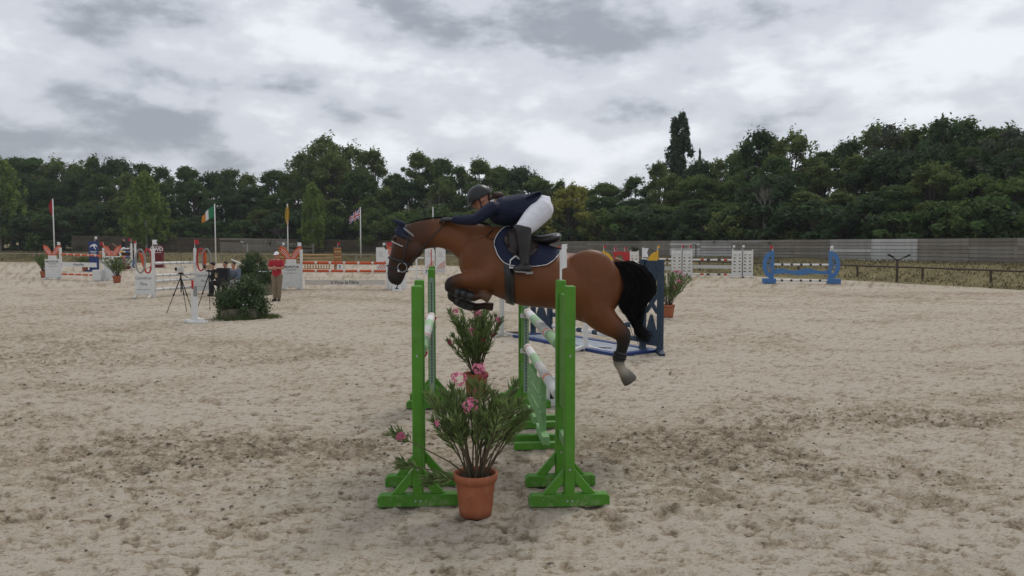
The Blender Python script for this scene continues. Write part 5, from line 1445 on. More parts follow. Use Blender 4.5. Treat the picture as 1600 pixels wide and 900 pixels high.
# torso surface sampler for tack
def torso_pt(px, py, infl=0.02, side=-1):
    """point on the flank seen at picture position (px,py)"""
    best = None
    for i in range(len(torso) - 1):
        c0, a0, b0, e0 = torso[i]; c1, a1, b1, e1 = torso[i + 1]
        for u in (0, .2, .4, .6, .8):
            c = c0.lerp(c1, u); a = a0.lerp(a1, u); b = b0.lerp(b1, u); e_ = e0 * (1 - u) + e1 * u
            for k in range(0, 33):
                t = math.pi * k / 32
                ct, st = math.cos(t), math.sin(t)
                p = c + (a * (1 + infl / a.length)) * ct + V(0, side, 0) * (b.length + infl) * st * (1 - e_ * ct)
                tgt = hp_(px, py, 0)
                d = (p.x - tgt.x) ** 2 + (p.z - tgt.z) ** 2
                if best is None or d < best[0]: best = (d, p)
    return Vector((hp_(px, py).x, best[1].y, hp_(px, py).z))
def flank_patch(name, outline, infl, th, m, parent, side=-1, nx_=16, nz_=12):
    """cloth patch lying on the flank; outline gives (x, top y, bottom y)"""
    xs = np.linspace(outline[0][0], outline[-1][0], nx_); b = MB(); grid = []
    for x_ in xs:
        yt = np.interp(x_, [o[0] for o in outline], [o[1] for o in outline]); yb = np.interp(x_, [o[0] for o in outline], [o[2] for o in outline])
        grid.append([torso_pt(x_, yt + (yb - yt) * k / (nz_ - 1), infl, side) for k in range(nz_)])
    for off in (0, th):
        for col in grid: b.v += [tuple(p + V(0, side * off, 0)) for p in col]
    q = nx_ * nz_
    for i in range(nx_ - 1):
        for k in range(nz_ - 1):
            a_ = i * nz_ + k; b.f += [(a_, a_ + nz_, a_ + nz_ + 1, a_ + 1), (q + a_, q + a_ + 1, q + a_ + nz_ + 1, q + a_ + nz_)]
    rim = [i * nz_ for i in range(nx_)] + [(nx_ - 1) * nz_ + k for k in range(1, nz_)] + [i * nz_ + nz_ - 1 for i in range(nx_ - 2, -1, -1)] + [k for k in range(nz_ - 2, 0, -1)]
    for i in range(len(rim)):
        j = (i + 1) % len(rim); b.f.append((rim[i], rim[j], q + rim[j], q + rim[i]))
    b.m = [0] * len(b.f)
    return attach(b.build(name, m, None, smooth=True), parent), grid
M_padn = mat('navy_quilt', (.010, .014, .040), .75, .15, 12, .25, 120); M_leather = mat('dark_brown_leather', (.026, .015, .011), .42, .25, 8, .1, 60, .45); M_blkleather = mat('black_leather', (.011, .010, .011), .38, .2, 8, .1, 50, .5)
M_navyjacket = mat('navy_jacket', (.0075, .0105, .031), .75, .18, 7, .9, 11); M_breech = mat('white_breeches', (.62, .62, .67), .75, .06, 8, .55, 12)
pad = thing('saddle_pad', 'navy saddle pad with white piping under the saddle', 'saddle pad', HB)
PADO = [(773, 376, 383), (776, 368, 393), (781, 361, 402), (788, 355, 409), (796, 353, 412.5), (812, 358, 414.5), (834, 372, 414.5), (852, 380, 412), (864, 385, 405), (871, 387, 397), (877, 388, 390)]
for s in (-1, 1):
    po, grid = flank_patch('pad_panel', PADO, .014, .012, M_padn, pad, s, 22, 12)
    pipe = MB(); pts = [col[0] for col in grid[:6]][::-1] + [col[-1] for col in grid]; pipe.tube([p + V(0, s * .01, 0) for p in pts], .0038, 6)
    attach(pipe.build('piping', M_white_clean), pad)
sad = thing('saddle', 'black jumping saddle with brown flaps strapped over the navy pad', 'saddle', HB)
def lr(px, py, w, h, dy=0): return (hp_(px, py, dy), V(0, 0, h), V(0, w, 0))
attach(remesh('seat', [loft([lr(795, 358, .05, .03), lr(800, 360, .10, .055), lr(812, 367, .115, .055), lr(828, 374, .13, .05), lr(846, 376, .17, .05), lr(862, 373, .18, .055), lr(872, 371, .165, .05), lr(877, 370, .11, .025)], 18)], .012, M_blkleather, None, 6), sad)
for s in (-1, 1):
    flank_patch('flap', [(791, 366, 384), (796, 360, 393), (803, 359, 399), (812, 362, 403), (826, 372, 402), (834, 376, 396), (840, 378, 388)], .030, .012, M_leather, sad, s, 12, 9)
    m = MB(); kp = [torso_pt(793, 366, .05, s), torso_pt(791, 374, .055, s), torso_pt(795, 386, .05, s)]; m.tube(kp, [.015, .026, .014], 8); attach(m.build('knee_block', M_leather, None, True), sad)
    st_ = thing('stirrup', None, None); bpy.data.objects.remove(st_)
    lt = MB(); a_ = torso_pt(808, 384, .05, s); e_ = torso_pt(806, 398, .055, s); lt.beam(a_, e_, .012, .028, up=(0, 1, 0)); attach(lt.build('stirrup_leather', M_blkleather), sad)
    ir = MB(); c = hp_(805.5, 399, 0); yb = e_.y - (.02 if s < 0 else -.02)
    lp = [V(c.x, yb, c.z), V(c.x + .05, yb, c.z - .04), V(c.x + .058, yb, c.z - .11), V(c.x - .058, yb, c.z - .11), V(c.x - .05, yb, c.z - .04), V(c.x, yb, c.z)]
    ir.tube(lp, .0085, 6); ir.box((c.x, yb, c.z - .112), (.12, .06, .012)); attach(ir.build('stirrup_iron', mat('stirrup_alloy', (.66, .66, .66), .3, .05, metal=.3)), sad)
# girth: strap round the lower half of the barrel
gb = MB(); gp = []
for x_ in (786, 801):
    col = []
    i = 4; u = (x_ - 790) / 22.0; c0, a0, b0, e0 = torso[3 if u < 0 else 4]; c1, a1, b1, e1 = torso[4 if u < 0 else 5]
    u = u + 1 if u < 0 else u
    c = c0.lerp(c1, u); a = a0.lerp(a1, u); b = b0.lerp(b1, u); e_ = e0 * (1 - u) + e1 * u
    for k in range(29):
        t = R(85) + R(190) * k / 28; ct, st = math.cos(t), math.sin(t); col.append(c + a * (1 + .014 / a.length) * ct + V(0, -(b.length + .014) * st * (1 - e_ * ct), 0))
    gp.append(col)
for off in (0, .010):
    for col in gp:
        cc = (gp[0][14] + gp[0][0]) / 2
        gb.v += [tuple(p + (p - Vector((p.x, HY, cc.z))).normalized() * off) for p in col]
for k in range(28): gb.f += [(k, k + 1, 29 + k + 1, 29 + k), (58 + k, 87 + k, 87 + k + 1, 58 + k + 1), (k, 58 + k, 58 + k + 1, k + 1), (29 + k, 29 + k + 1, 87 + k + 1, 87 + k)]
gb.m = [0] * len(gb.f); attach(gb.build('girth', M_blkleather, None, True), sad)
bp = thing('breastplate', 'thin brown leather breastplate strap across the horse shoulder', 'breastplate', HB)
for s in (-1, 1):
    pts = [torso_pt(x_, y_, .010, s) for x_, y_ in ((797, 371), (784, 373), (770, 374), (757, 376), (746, 380), (736, 386), (728, 393))]
    m = MB(); m.tube(pts, .009, 6); attach(m.build('strap', M_leather), bp)
    m = MB(); m.tube([pts[3], torso_pt(763, 367, .014, s), torso_pt(770, 359, .012, s)], .008, 6); attach(m.build('strap', M_leather), bp)
    m = MB(); m.tube([pts[3] + V(-.012, s * .008, -.012), pts[3] + V(.012, s * .008, .012)], .016, 8); attach(m.build('ring', M_greysteel), bp)
# bridle, bonnet, reins, leg boots
br_ = thing('bridle', 'black leather bridle with grey headpiece and round bit rings', 'bridle', HB)
def head_loop(i, u, infl, w, m, name, t0=0, t1=360):
    c0, a0, b0, _ = head[i]; c1, a1, b1, _ = head[i + 1]; c = c0.lerp(c1, u); a = a0.lerp(a1, u); b = b0.lerp(b1, u)
    ax = (c1 - c0).normalized() * w / 2; mbq = MB(); n_ = 28; vs = []; closed = (t1 - t0 == 360)
    for k in range(n_ + (0 if closed else 1)):
        t = R(t0 + (t1 - t0) * k / n_)
        for il in (infl, infl + .007):
            p = c + a * (1 + il / a.length) * math.cos(t) + b * (1 + il / b.length) * math.sin(t)
            vs += [p - ax, p + ax]
    cnt = n_ if closed else n_ + 1; fs = []
    for k in range(n_):
        o = k * 4; q = ((k + 1) % cnt) * 4; fs += [(o, o + 1, q + 1, q), (o + 2, q + 2, q + 3, o + 3), (o, q, q + 2, o + 2), (o + 1, o + 3, q + 3, q + 1)]
    mbq.add(vs, fs); return attach(mbq.build(name, m, None, True), br_)
head_loop(4, .1, .006, .026, M_blkleather, 'noseband'); head_loop(5, .1, .006, .016, M_blkleather, 'flash_strap')
head_loop(1, .0, .008, .018, M_blkleather, 'browband', -110, 110); head_loop(0, .25, .010, .024, M_grey, 'headpiece', 60, 300)
head_loop(2, .2, .007, .008, mat('white_cord', (.55, .55, .55), .7), 'bonnet_trim', -80, 80)
for s in (-1, 1):
    m = MB(); m.tube([hp_(640, 366, s * .085), hp_(634, 390, s * .092), hp_(629, 412, s * .070)], .010, 6); attach(m.build('cheek_strap', M_blkleather), br_)
    m = MB(); c = hp_(628.5, 418, s * .075); m.tube([c + V(.046 * math.cos(t), 0, .046 * math.sin(t)) for t in np.linspace(0, 2 * math.pi, 19)], .0045, 6, cap=False); attach(m.build('bit_ring', M_greysteel), br_)
    m = MB(); m.tube([c + V(-.03, s * .008, -.03), c + V(-.042, s * .014, -.038)], .012, 8); attach(m.build('bit_knob', M_white_clean), br_)
    m = MB(); e0 = hp_(700, 344, s * .10); m.tube([c + V(.05, 0, .01), c.lerp(e0, .35) + V(0, s * .05, -.02), c.lerp(e0, .7) + V(0, s * .035, -.005), e0], .0065, 6); attach(m.build('rein', M_blkleather), br_)
bn = thing('ear_bonnet', 'navy ear bonnet covering ears and forehead of the horse', 'ear bonnet', HB)
pc = []
rg = [(c, a * (1 + .010 / a.length), b * (1 + .010 / b.length)) for c, a, b, _ in (head[0], head[1])]; mid = head[1][0].lerp(head[2][0], .35)
rg.append((mid, head[1][1].lerp(head[2][1], .35) * 1.02, head[1][2].lerp(head[2][2], .35) * 1.08))
fr_rings = [(c + a * .32, a * .72, b * .98) for c, a, b in rg]
pc.append(loft(fr_rings, 20))
for s in (-1, 1):
    b = MB(); b.tube([hp_(632, 353, s * .05), hp_(627, 350, s * .062), hp_(620, 346.5, s * .068), hp_(613.5, 342.5, s * .064)], [.030, .034, .024, .006], 10); pc.append((b.v, b.f))
attach(remesh('bonnet', pc, .008, M_padn, None, 4), bn)
M_bootg = mat('dark_boot_shell', (.018, .018, .020), .4, .2, 9, spec=.5)
def leg_boot(label, pts, dy, r0):
    t = thing('tendon_boot', label, 'leg boot', HB, 0, 'protective boots on the horse legs')
    P3 = [hp_(a_, b_, dy) for a_, b_ in pts]; m = MB(); m.tube(P3, [r0 * .92, r0, r0, r0 * .95], 14); attach(m.build('shell', M_bootg, None, True, .004), t)
    for u in (.25, .6):
        c = P3[0].lerp(P3[-1], u); d = (P3[-1] - P3[0]).normalized() * .014; m = MB(); m.tube([c - d, c + d], r0 * 1.06, 14); attach(m.build('strap', M_black, None, True), t)
leg_boot('black tendon boot on the upper tucked foreleg', [(711, 455.5), (719, 458), (729, 461.5), (739, 464)], -.19, .053)
leg_boot('black tendon boot on the lower tucked foreleg', [(711, 468), (719, 472), (729, 476.5), (740, 479.5)], .16, .053)
leg_boot('black fetlock boot above the white-socked hind hoof', [(970, 550), (968.5, 555), (967, 560), (966.5, 564)], -.16, .064)

# ---------------------------------------------------------------- people
def hand_pieces(w, d, n, k, curl=.9, spread=1.0):
    """palm plus five bent fingers; w wrist, d pointing direction, n palm normal"""
    d = d.normalized(); n = (n - d * n.dot(d)).normalized(); s = d.cross(n)
    ps = [loft([(w - d * .02 * k, s * .024 * k, n * .018 * k), (w + d * .02 * k, s * .034 * k, n * .017 * k), (w + d * .06 * k, s * .041 * k, n * .016 * k), (w + d * .095 * k, s * .040 * k, n * .013 * k)], 12)]
    for j, (o, L) in enumerate(((-.031, .070), (-.010, .080), (.011, .075), (.031, .058))):
        p = w + d * .088 * k + s * o * k * spread; dd = d.copy(); pts = [p - d * .02 * k]
        for q in range(3):
            pts.append(pts[-1] + dd * L * k * (.5, .32, .26)[q]); dd = (dd * math.cos(curl * .75) + n * math.sin(curl * .75)).normalized(); n2 = n
        b = MB(); b.tube(pts, [.0098 * k, .0095 * k, .0085 * k, .0068 * k], 8); ps.append((b.v, b.f))
    b = MB(); p = w + d * .025 * k - s * .03 * k; t1 = (d * .6 - s * .7 + n * .35).normalized(); t2 = (d * .9 - s * .1 + n * .45).normalized()
    b.tube([p, p + t1 * .035 * k, p + t1 * .035 * k + t2 * .03 * k, p + t1 * .035 * k + t2 * .052 * k], [.014 * k, .012 * k, .0105 * k, .008 * k], 8); ps.append((b.v, b.f))
    return ps
def tb(pts, rr, n=14):
    b = MB(); pp = []; r2 = []
    for i in range(len(pts) - 1):
        for q in range(3): pp.append(Vector(pts[i]).lerp(Vector(pts[i + 1]), q / 3)); r2.append(rr[i] + (rr[i + 1] - rr[i]) * q / 3)
    pp.append(Vector(pts[-1])); r2.append(rr[-1]); b.tube(pp, r2, n); return b.v, b.f
def torso_rings(J, infl=0.0, upto=7):
    lat = J['lat'].normalized(); pel, che, nk = J['pelvis'], J['chest'], J['neck']; wa = pel.lerp(che, .45) + J.get('bend', V(0, 0, 0))
    ax1 = (che - pel).normalized(); fr = ax1.cross(lat).normalized(); k = J['k']; ax2 = (nk - che).normalized(); fr2 = ax2.cross(lat).normalized()
    L = [(pel - ax1 * .10 * k, .125, .10, fr), (pel, .170, .125, fr), (wa, .148, .108, fr), (che, .172, .122, fr), (che.lerp(nk, .45), .165, .108, fr2), (che.lerp(nk, .78), .110, .080, fr2), (nk, .062, .060, fr2)]
    return [(c, lat * (a * k * J.get('wide', 1) + infl), f * (b * k * J.get('wide', 1) + infl)) for c, a, b, f in L[:upto]]
def head_pieces(J):
    k = J['k']; h = J['head']; f = J['face'].normalized(); lat = J['lat'].normalized(); lat = (lat - f * lat.dot(f)).normalized(); u = f.cross(lat)
    if u.dot(h - J['neck']) < 0: u = -u
    J['up'] = u
    ps = [ellipsoid(h + u * .02 * k - f * .01 * k, [lat * .076 * k, f * .098 * k, u * .105 * k]), ellipsoid(h + f * .022 * k - u * .055 * k, [lat * .056 * k, f * .068 * k, u * .062 * k]),
          ellipsoid(h + f * .098 * k - u * .018 * k, [lat * .013 * k, f * .020 * k, u * .024 * k], 8), ellipsoid(h + f * .078 * k - u * .062 * k, [lat * .026 * k, f * .014 * k, u * .010 * k], 8),
          ellipsoid(h + f * .068 * k + u * .022 * k, [lat * .058 * k, f * .020 * k, u * .012 * k], 8), tb([J['neck'] - u * .04, h - u * .05 * k - f * .01 * k], [.060 * k, .055 * k])]
    for s in (-1, 1): ps.append(ellipsoid(h + lat * s * .077 * k - f * .008 * k - u * .008 * k, [lat * .010 * k, f * .020 * k, u * .032 * k], 8))
    return ps
def eyes(J, parent):
    k = J['k']; h = J['head']; f = J['face'].normalized(); u = J['up']; lat = u.cross(f)
    for s in (-1, 1):
        o = remesh('eye', [ellipsoid(h + f * .083 * k + lat * s * .032 * k + u * .004 * k, [lat * .014 * k, f * .008 * k, u * .008 * k], 8)], .003, mat('dark_eye', (.02, .015, .012), .2, 0), None, 0); attach(o, parent)
def arm_pieces(J, infl, upto=2, r=(.062, .052, .044, .034, .028)):
    k = J['k']; out = []
    for s in 'LR':
        sh, e, w = J['sh' + s], J['el' + s], J['wr' + s]; inn = sh.lerp(J['chest'], .35)
        if upto == 1: out.append(tb([inn, sh, sh.lerp(e, .72)], [(.058 * k + infl), r[0] * k + infl, r[1] * k + infl * 1.6]))
        else: out.append(tb([inn, sh, sh.lerp(e, .5), e, e.lerp(w, .4), w], [.058 * k + infl, r[0] * k + infl, r[1] * k + infl, r[2] * k + infl, r[2] * .95 * k + infl, r[4] * k + infl]))
    return out
def leg_pieces(J, infl, upto=1.0, r=(.100, .082, .060, .058, .036)):
    k = J['k']; out = []
    for s in 'LR':
        h, n, a = J['hip' + s], J['kn' + s], J['an' + s]
        out.append(tb([h.lerp(J['pelvis'], .3), h, h.lerp(n, .5), n, n.lerp(a, .35), n.lerp(a, upto)], [r[0] * k + infl, r[0] * k + infl, r[1] * k + infl, r[2] * k + infl, r[3] * k + infl, r[4] * k + infl]))
    return out
def foot_pieces(J, infl=0.0):
    k = J['k']; out = []
    for s in 'LR':
        a, t = J['an' + s], J['toe' + s]; d = (t - a); d.z *= .6; dn = d.normalized(); heel = a - V(0, 0, .055 * k) - Vector((dn.x, dn.y, 0)) * .05 * k
        out.append([tb([a, a - V(0, 0, .03 * k)], [.040 * k + infl, .042 * k + infl]), tb([heel, a.lerp(t, .5) - V(0, 0, .02 * k), t], [.036 * k + infl, .042 * k + infl, .030 * k + infl])])
    return out
def build_body(J, parent, voxel):
    ps = [loft(torso_rings(J), 18)] + head_pieces(J) + arm_pieces(J, 0) + leg_pieces(J, 0) + sum(foot_pieces(J, J.get('ft', 0.0)), [])
    for s in 'LR':
        if 'hd' + s in J: ps += hand_pieces(J['wr' + s], J['hd' + s], J['hn' + s], J['k'], J.get('curl', .9))
    attach(remesh('body', ps, voxel, M_skin, None, 2), parent); eyes(J, parent)
# --- rider
RB = Vector((P(815, 420, HY).x, HY, 0))
rider = thing('rider', 'rider in navy jacket, white breeches and dark helmet crouched over the leaping horse', 'person', RB); rider.name = 'person'
q = hp_
J = dict(k=.95, lat=V(0, -1, 0), pelvis=q(846, 325), chest=q(789, 329), neck=q(768, 321), head=q(751, 312), face=V(-.86, -.05, -.50), bend=V(0, 0, .03), shL=q(769, 325, -.165), elL=q(741, 344, -.27), wrL=q(709, 343.5, -.115), shR=q(769, 325, .165), elR=q(743, 344, .25), wrR=q(709, 343, .115),
         hipL=q(846, 328, -.10), knL=q(817, 359, -.345), anL=q(820, 409, -.375), toeL=q(802, 419, -.40), hipR=q(846, 328, .10), knR=q(819, 359, .345), anR=q(822, 409, .375), toeR=q(804, 419, .40),
         hdL=V(-1, .10, .05), hnL=V(0, .35, -1), hdR=V(-1, -.10, .05), hnR=V(0, -.35, -1), curl=1.2, ft=-.022, wide=1.06)
build_body(J, rider, .007)
tr_ = torso_rings(J, .020, 6)
tail_f = loft([(q(815, 315), V(0, 0, .05), V(0, .15, 0)), (q(828, 307), V(.0, 0, .028), V(0, .155, 0)), (q(838, 302), V(0, 0, .016), V(0, .14, 0)), (q(846, 301), V(0, 0, .008), V(0, .11, 0))], 16)
skirt = loft([(q(800, 330), V(0, 0, .13), V(0, .178, 0)), (q(815, 329), V(.03, 0, .128), V(0, .185, 0)), (q(828, 322), V(.055, 0, .105), V(0, .19, 0)), (q(838, 315), V(.06, 0, .075), V(0, .185, 0))], 18)
attach(remesh('jacket', [loft(tr_[2:], 20), tail_f, skirt, ellipsoid(q(793, 335), [V(.19, 0, .02), V(0, .17, 0), V(-.01, 0, .115)])] + arm_pieces(J, .012), .010, M_navyjacket, None, 4), rider)
m = MB(); m.tube([J['neck'] + V(.015, 0, .0), J['neck'] + V(-.02, 0, .008)], [.066, .064], 16); attach(m.build('shirt_collar', M_white_clean, None, True), rider)
attach(remesh('breeches', [loft(torso_rings(J, .008)[:2], 20), ellipsoid(q(847, 326, -.07), [V(.105, 0, .0), V(0, .10, 0), V(0, 0, .125)]), ellipsoid(q(847, 326, .07), [V(.105, 0, 0), V(0, .10, 0), V(0, 0, .125)])] + leg_pieces(J, .010, .14, (.118, .104, .076, .062, .05)), .010, M_breech, None, 5), rider)
for s, sg in (('L', -1), ('R', 1)):
    n_, a_, t_ = J['kn' + s], J['an' + s], J['toe' + s]
    heel = a_ + V(.06, 0, -.075); ball = a_.lerp(t_, .65) + V(0, 0, -.035)
    bo = attach(remesh('riding_boot', [tb([n_ + V(.012, 0, .035), n_.lerp(a_, .05), n_.lerp(a_, .2), n_.lerp(a_, .45), n_.lerp(a_, .8), a_ + V(0, 0, -.03)], [.080, .084, .078, .070, .052, .048]), tb([heel, a_ + V(-.01, 0, -.06), ball, t_], [.038, .045, .042, .030])], .009, M_blkleather, None, 3), rider)
    so = MB(); so.beam(heel + V(.02, 0, -.030), heel + V(-.05, 0, -.034), .06, .022); so.beam(heel + V(-.05, 0, -.026), t_ + V(.01, 0, -.03), .068, .012); attach(so.build('sole', M_grey), rider)
    hps = hand_pieces(J['wr' + s], J['hd' + s], J['hn' + s], 1.12, 1.2) + [tb([J['wr' + s] + V(.05, 0, 0), J['wr' + s]], [.037, .034])]
    attach(remesh('glove', hps, .0055, M_black, None, 1), rider)
hc = q(751.5, 305); hu = J['up']; hf = J['face'].normalized(); 
M_helm = mat('helmet_shell', (.012, .013, .014), .38, .12, 6, spec=.4)
def helmet(parent, h, f, u, lat, k, m, name='helmet'):
    rings = []
    for t in np.linspace(-.12, 1.0, 12):
        rr_ = math.sqrt(max(0.0, 1 - max(t, 0) ** 2)) * (1 if t > 0 else 1.0); rings.append((h + u * .130 * k * t, lat * .108 * k * max(rr_, .02), f * .135 * k * max(rr_, .02)))
    o = attach(remesh(name, [loft(rings, 24), loft([(h + f * .10 * k - u * .010 * k, lat * .095 * k, u * .010 * k), (h + f * .155 * k - u * .028 * k, lat * .075 * k, u * .007 * k), (h + f * .178 * k - u * .038 * k, lat * .04 * k, u * .004 * k)], 16)], .007, m, None, 3), parent)
    return o
hl = hu.cross(hf)
helmet(rider, J['head'] + hu * .022 - hf * .005, hf, hu, hl, 1.0, M_helm)
m = MB(); m.tube([J['head'] + hu * .02 + hl * s_ * .085 + hf * .01 for s_ in (1,)] + [J['head'] - hu * .06 + hl * .066 + hf * .03, J['head'] - hu * .115 + hf * .045, J['head'] - hu * .06 - hl * .066 + hf * .03, J['head'] + hu * .02 - hl * .085 + hf * .01], .006, 6); attach(m.build('chin_strap', M_black), rider)
attach(remesh('hair', [ellipsoid(J['head'] - hf * .085 - hu * .035, [hl * .06, hf * .035, hu * .05]), ellipsoid(q(778, 305), [V(.06, 0, .0), V(0, .05, 0), V(0, 0, .035)])], .008, mat('brown_hair', (.05, .028, .018), .6, .2, 20), None, 2), rider)

# --- generic clothed figure for the people on the sand
def figure(label, J, loc, shirt, trousers, shoes, hat=None, sleeves=1, hair=None, voxel=.009, group=None):
    t = thing('person', label, 'person', loc, 0, group)
    for kk, vv in list(J.items()):
        if isinstance(vv, Vector) and kk not in ('lat', 'face', 'bend') and not kk.startswith(('hd', 'hn')): J[kk] = vv + Vector(loc)
    build_body(J, t, voxel)
    tr2 = torso_rings(J, .018, 6); a0_ = (tr2[1][0] - tr2[2][0]).normalized(); tr2 = [(tr2[1][0] + a0_ * .06, tr2[1][1] * .99, tr2[1][2] * .99)] + tr2[1:]; attach(remesh('shirt' if sleeves == 1 else 'jacket', [loft(tr2, 18)] + arm_pieces(J, .014, sleeves), .010, shirt, None, 3), t)
    attach(remesh('trousers', [loft([(c_, a_ * 1.05, b_ * 1.02) for c_, a_, b_ in torso_rings(J, .008)[:2]], 18)] + leg_pieces(J, .016, .97, (.098, .085, .068, .062, .055)), .010, trousers, None, 3), t)
    for fp in foot_pieces(J, .010): attach(remesh('shoe', fp, .009, shoes, None, 2), t)
    f = J['face'].normalized(); u = J['up']; lat = u.cross(f)
    if hat is not None:
        h = J['head'] + u * .045
        rings = [(h + u * .095 * t, lat * .088 * math.sqrt(max(.02, 1 - t * t)), f * .108 * math.sqrt(max(.02, 1 - t * t))) for t in np.linspace(0, .98, 8)]
        attach(remesh('cap', [loft(rings, 18), loft([(h + f * .08 + u * .01, lat * .075, u * .008), (h + f * .14, lat * .070, u * .006), (h + f * .185 - u * .012, lat * .045, u * .005)], 14)], .007, hat, None, 2), t)
    if hair is not None:
        attach(remesh('hair', [ellipsoid(J['head'] + u * .045 - f * .022, [lat * .084, f * .095, u * .090])], .008, hair, None, 2), t)
    return t
MR = mat('red_shirt', (.36, .022, .035), .8, .12, 7, .2, 30); MK = mat('khaki_trousers', (.20, .155, .10), .8, .12, 7, .2, 30); MSH = mat('dark_shoes', (.035, .028, .022), .6, .1)
MD = mat('dark_hair', (.02, .015, .012), .6, .1)
JR = dict(k=.98, lat=V(1, 0, 0), wide=.94, pelvis=V(0, 0, .93), chest=V(0, .0, 1.27), neck=V(0, .01, 1.47), head=V(0, -.01, 1.585), face=V(0.05, -1, -.05),
          shL=V(-.18, 0, 1.40), elL=V(-.245, -.10, 1.14), wrL=V(-.035, -.235, 1.135), shR=V(.18, 0, 1.40), elR=V(.245, -.10, 1.14), wrR=V(.04, -.255, 1.165),
          hipL=V(-.095, 0, .90), knL=V(-.09, -.02, .49), anL=V(-.085, .02, .09), toeL=V(-.12, -.14, .04), hipR=V(.095, 0, .90), knR=V(.085, -.03, .49), anR=V(.055, .0, .09), toeR=V(.085, -.17, .04),
          hdL=V(1, -.1, .15), hnL=V(0, 1, 0), hdR=V(-1, .1, .1), hnR=V(0, 1, 0), curl=.5)
figure('man in red T-shirt, khaki trousers and white cap standing with folded arms', JR, G(433.5, 470.5), MR, MK, MSH, M_white_clean, 1)
def seated(face, k=.98, lean=.1):
    f = Vector(face).normalized(); l = V(-f.y, f.x, 0)
    return dict(k=k, lat=l * -1, pelvis=V(0, 0, .50), chest=f * lean + V(0, 0, .84), neck=f * (lean + .05) + V(0, 0, 1.05), head=f * (lean + .07) + V(0, 0, 1.17), face=f + V(0, 0, -.1),
                shL=f * lean + l * .19 + V(0, 0, .98), elL=f * (lean + .10) + l * .25 + V(0, 0, .72), wrL=f * .36 + l * .12 + V(0, 0, .62), shR=f * lean - l * .19 + V(0, 0, .98), elR=f * (lean + .10) - l * .25 + V(0, 0, .72), wrR=f * .36 - l * .12 + V(0, 0, .62),
                hipL=l * .1 + V(0, 0, .50), knL=f * .42 + l * .13 + V(0, 0, .50), anL=f * .40 + l * .13 + V(0, 0, .09), toeL=f * .56 + l * .14 + V(0, 0, .04), hipR=-l * .1 + V(0, 0, .50), knR=f * .42 - l * .13 + V(0, 0, .50), anR=f * .40 - l * .13 + V(0, 0, .09), toeR=f * .56 - l * .14 + V(0, 0, .04),
                hdL=f, hnL=V(0, 0, -1), hdR=f, hnR=V(0, 0, -1), curl=.6)
MG_ = mat('grey_jacket', (.13, .135, .14), .8, .15, 8, .2, 40); MBJ = mat('black_jacket', (.012, .012, .014), .8, .15, 8); MLB = mat('blue_grey_jacket', (.11, .14, .18), .8, .2, 8); MJ = mat('pale_trousers', (.42, .42, .42), .8, .1)
def stool(label, p):
    t = thing('folding_stool', label, 'stool', p, 0, 'stools behind the planter')
    MB().box((0, 0, .40), (.42, .38, .03)).build('seat', M_black, t)
    for sx in (-1, 1):
        for sy in (-1, 1): MB().beam(V(sx * .18, sy * .16, .385), V(sx * .20, sy * .18, .0), .025, .025).build('leg', M_greysteel, t)
for lb, px_, dY, J_, a_, b_, hr in (('seated person in grey jacket behind the leafy planter', 357, 30.2, seated((-.5, -1, 0)), MG_, MBJ, MD), ('seated person in blue-grey jacket with pale trousers behind the planter', 371, 29.6, seated((-.2, -1, 0), .98, .22), MLB, MJ, MD),
                                    ('seated person in black jacket bending forward beside the tripods', 348, 29.2, seated((-1, -.3, 0), .95, .30), MBJ, MBJ, MD)):
    lc = Vector(((px_ - 800) / FPX * dY, dY, 0)); figure(lb, J_, lc, a_, b_, MSH, None, 2, hr, .012); stool('folding stool under the ' + lb.split(' behind')[0].split(' bending')[0], lc)
o = MB().tube([V(0, 0, 0), V(.36, 0, -.16)], [.02, .035], 8).build('white_rod', M_white); o.location = Vector(((361 - 800) / FPX * 29, 29, 1.40)); tag(o, 'white rod leaning across the seated people behind the planter', 'rod')
rec = thing('equipment_bag', 'black equipment bag with tan panel beside the seated people', 'bag', Vector(((343 - 800) / FPX * 27.5, 27.5, 0)))
MB().box((0.12, 0, .82), (.42, .3, .62)).build('bag_body', MBJ, rec, bevel=.05); MB().tube([V(-.12, -.05, .86), V(-.02, -.05, .86)], [.10, .13], 12).build('tan_panel', M_tan, rec)
for sx in (-.02, .26): MB().tube([V(sx, 0, .54), V(sx, 0, 0)], .02, 6).build('leg', M_black, rec)
# --- far horse and rider waiting in front of the dark wall
FH = Vector(((196 - 800) / FPX * 58, 58, 0))
fhs = thing('horse', 'distant brown horse standing before the dark wall', 'horse', FH)
def fp(x_, z_, y_=0): return FH + V(x_, y_, z_)
pc = [loft([(fp(-.62, 1.22), V(0, 0, .12), V(0, .1, 0)), (fp(-.45, 1.22), V(0, 0, .30), V(0, .22, 0)), (fp(-.1, 1.2), V(0, 0, .33), V(0, .27, 0)), (fp(.35, 1.22), V(0, 0, .31), V(0, .28, 0)), (fp(.65, 1.27), V(0, 0, .28), V(0, .26, 0)), (fp(.85, 1.22), V(0, 0, .12), V(0, .12, 0))], 18),
      tb([fp(-.40, 1.30), fp(-.72, 1.58), fp(-.95, 1.80)], [.24, .15, .11]), tb([fp(-.93, 1.82), fp(-1.12, 1.66), fp(-1.32, 1.44)], [.11, .10, .06])]
for x_ in (-.45, .62):
    for s in (-.14, .14): pc.append(tb([fp(x_, 1.1, s), fp(x_ + (.0 if x_ < 0 else .12), .58, s), fp(x_ + (.0 if x_ < 0 else .06), .14, s), fp(x_ - .05, .03, s)], [.14, .065, .045, .06]))
for s in (-.05, .05): pc.append(tb([fp(-.92, 1.86, s), fp(-.94, 2.0, s)], [.03, .01]))
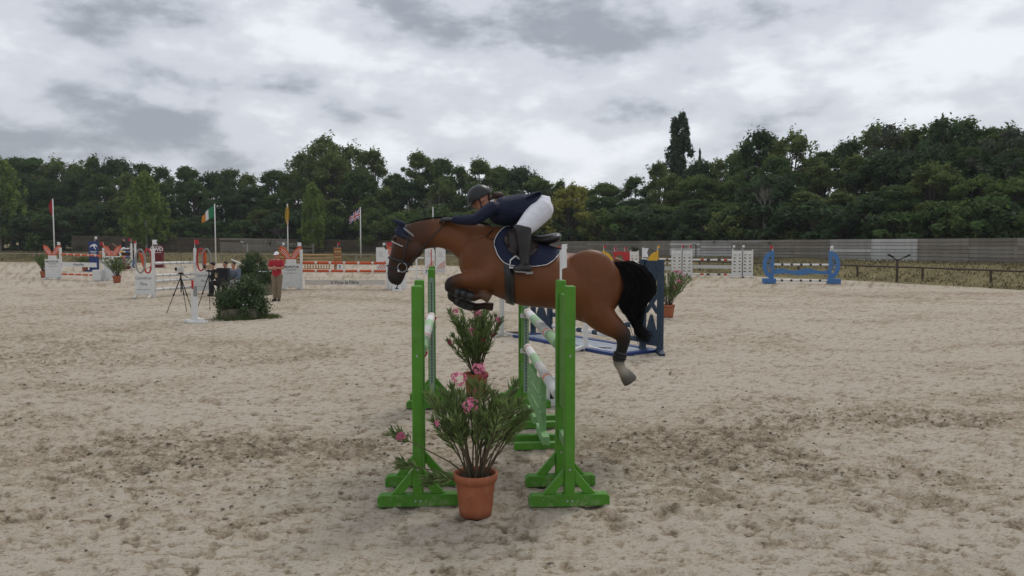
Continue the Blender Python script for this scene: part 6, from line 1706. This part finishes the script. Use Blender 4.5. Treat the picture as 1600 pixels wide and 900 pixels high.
pc.append(tb([fp(.82, 1.38), fp(.95, 1.1), fp(.93, .65)], [.05, .07, .03]))
attach(remesh('body', pc, .03, mat('brown_coat', (.075, .030, .014), .5, .15, 3), None, 3), fhs)
JF = dict(k=.97, lat=V(0, -1, 0), pelvis=V(0, 0, 1.56), chest=V(-.05, 0, 1.90), neck=V(-.06, 0, 2.10), head=V(-.08, 0, 2.22), face=V(-1, -.2, 0), shL=V(-.05, -.18, 2.03), elL=V(-.05, -.24, 1.76), wrL=V(-.30, -.10, 1.66), shR=V(-.05, .18, 2.03), elR=V(-.05, .24, 1.76), wrR=V(-.30, .10, 1.66),
          hipL=V(0, -.1, 1.55), knL=V(-.30, -.30, 1.32), anL=V(-.14, -.34, .92), toeL=V(-.32, -.35, .90), hipR=V(0, .1, 1.55), knR=V(-.30, .30, 1.32), anR=V(-.14, .34, .92), toeR=V(-.32, .35, .90), hdL=V(-1, 0, 0), hnL=V(0, 0, -1), hdR=V(-1, 0, 0), hnR=V(0, 0, -1))
fr2 = figure('distant rider in dark jacket and pale breeches on the far horse', JF, FH, MBJ, M_breech, M_blkleather, None, 2, None, .014)
f_ = JF['face'].normalized(); helmet(fr2, JF['head'] + JF['up'] * .03, f_, JF['up'], JF['up'].cross(f_), 1.0, M_helm)
o = MB().box((.08, 0, 1.50), (.55, .60, .10)).build('saddle_pad', M_white_clean, None, bevel=.04); o.location = FH; tag(o, 'white saddle pad on the distant horse', 'saddle pad')

# ---------------------------------------------------------------- thin humid air
hz = MB().box((0, 90, 14.5), (520, 330, 31)).build('haze', [])
hm = bpy.data.materials.new('haze_air'); hm.use_nodes = True; ht = hm.node_tree; ht.nodes.clear()
pv = N(ht, 'ShaderNodeVolumePrincipled'); pv.inputs['Density'].default_value = 0.0004; pv.inputs['Color'].default_value = (.86, .90, .95, 1)
ho = N(ht, 'ShaderNodeOutputMaterial'); ht.links.new(pv.outputs[0], ho.inputs['Volume'])
hz.data.materials.append(hm); tag(hz, kind='stuff')
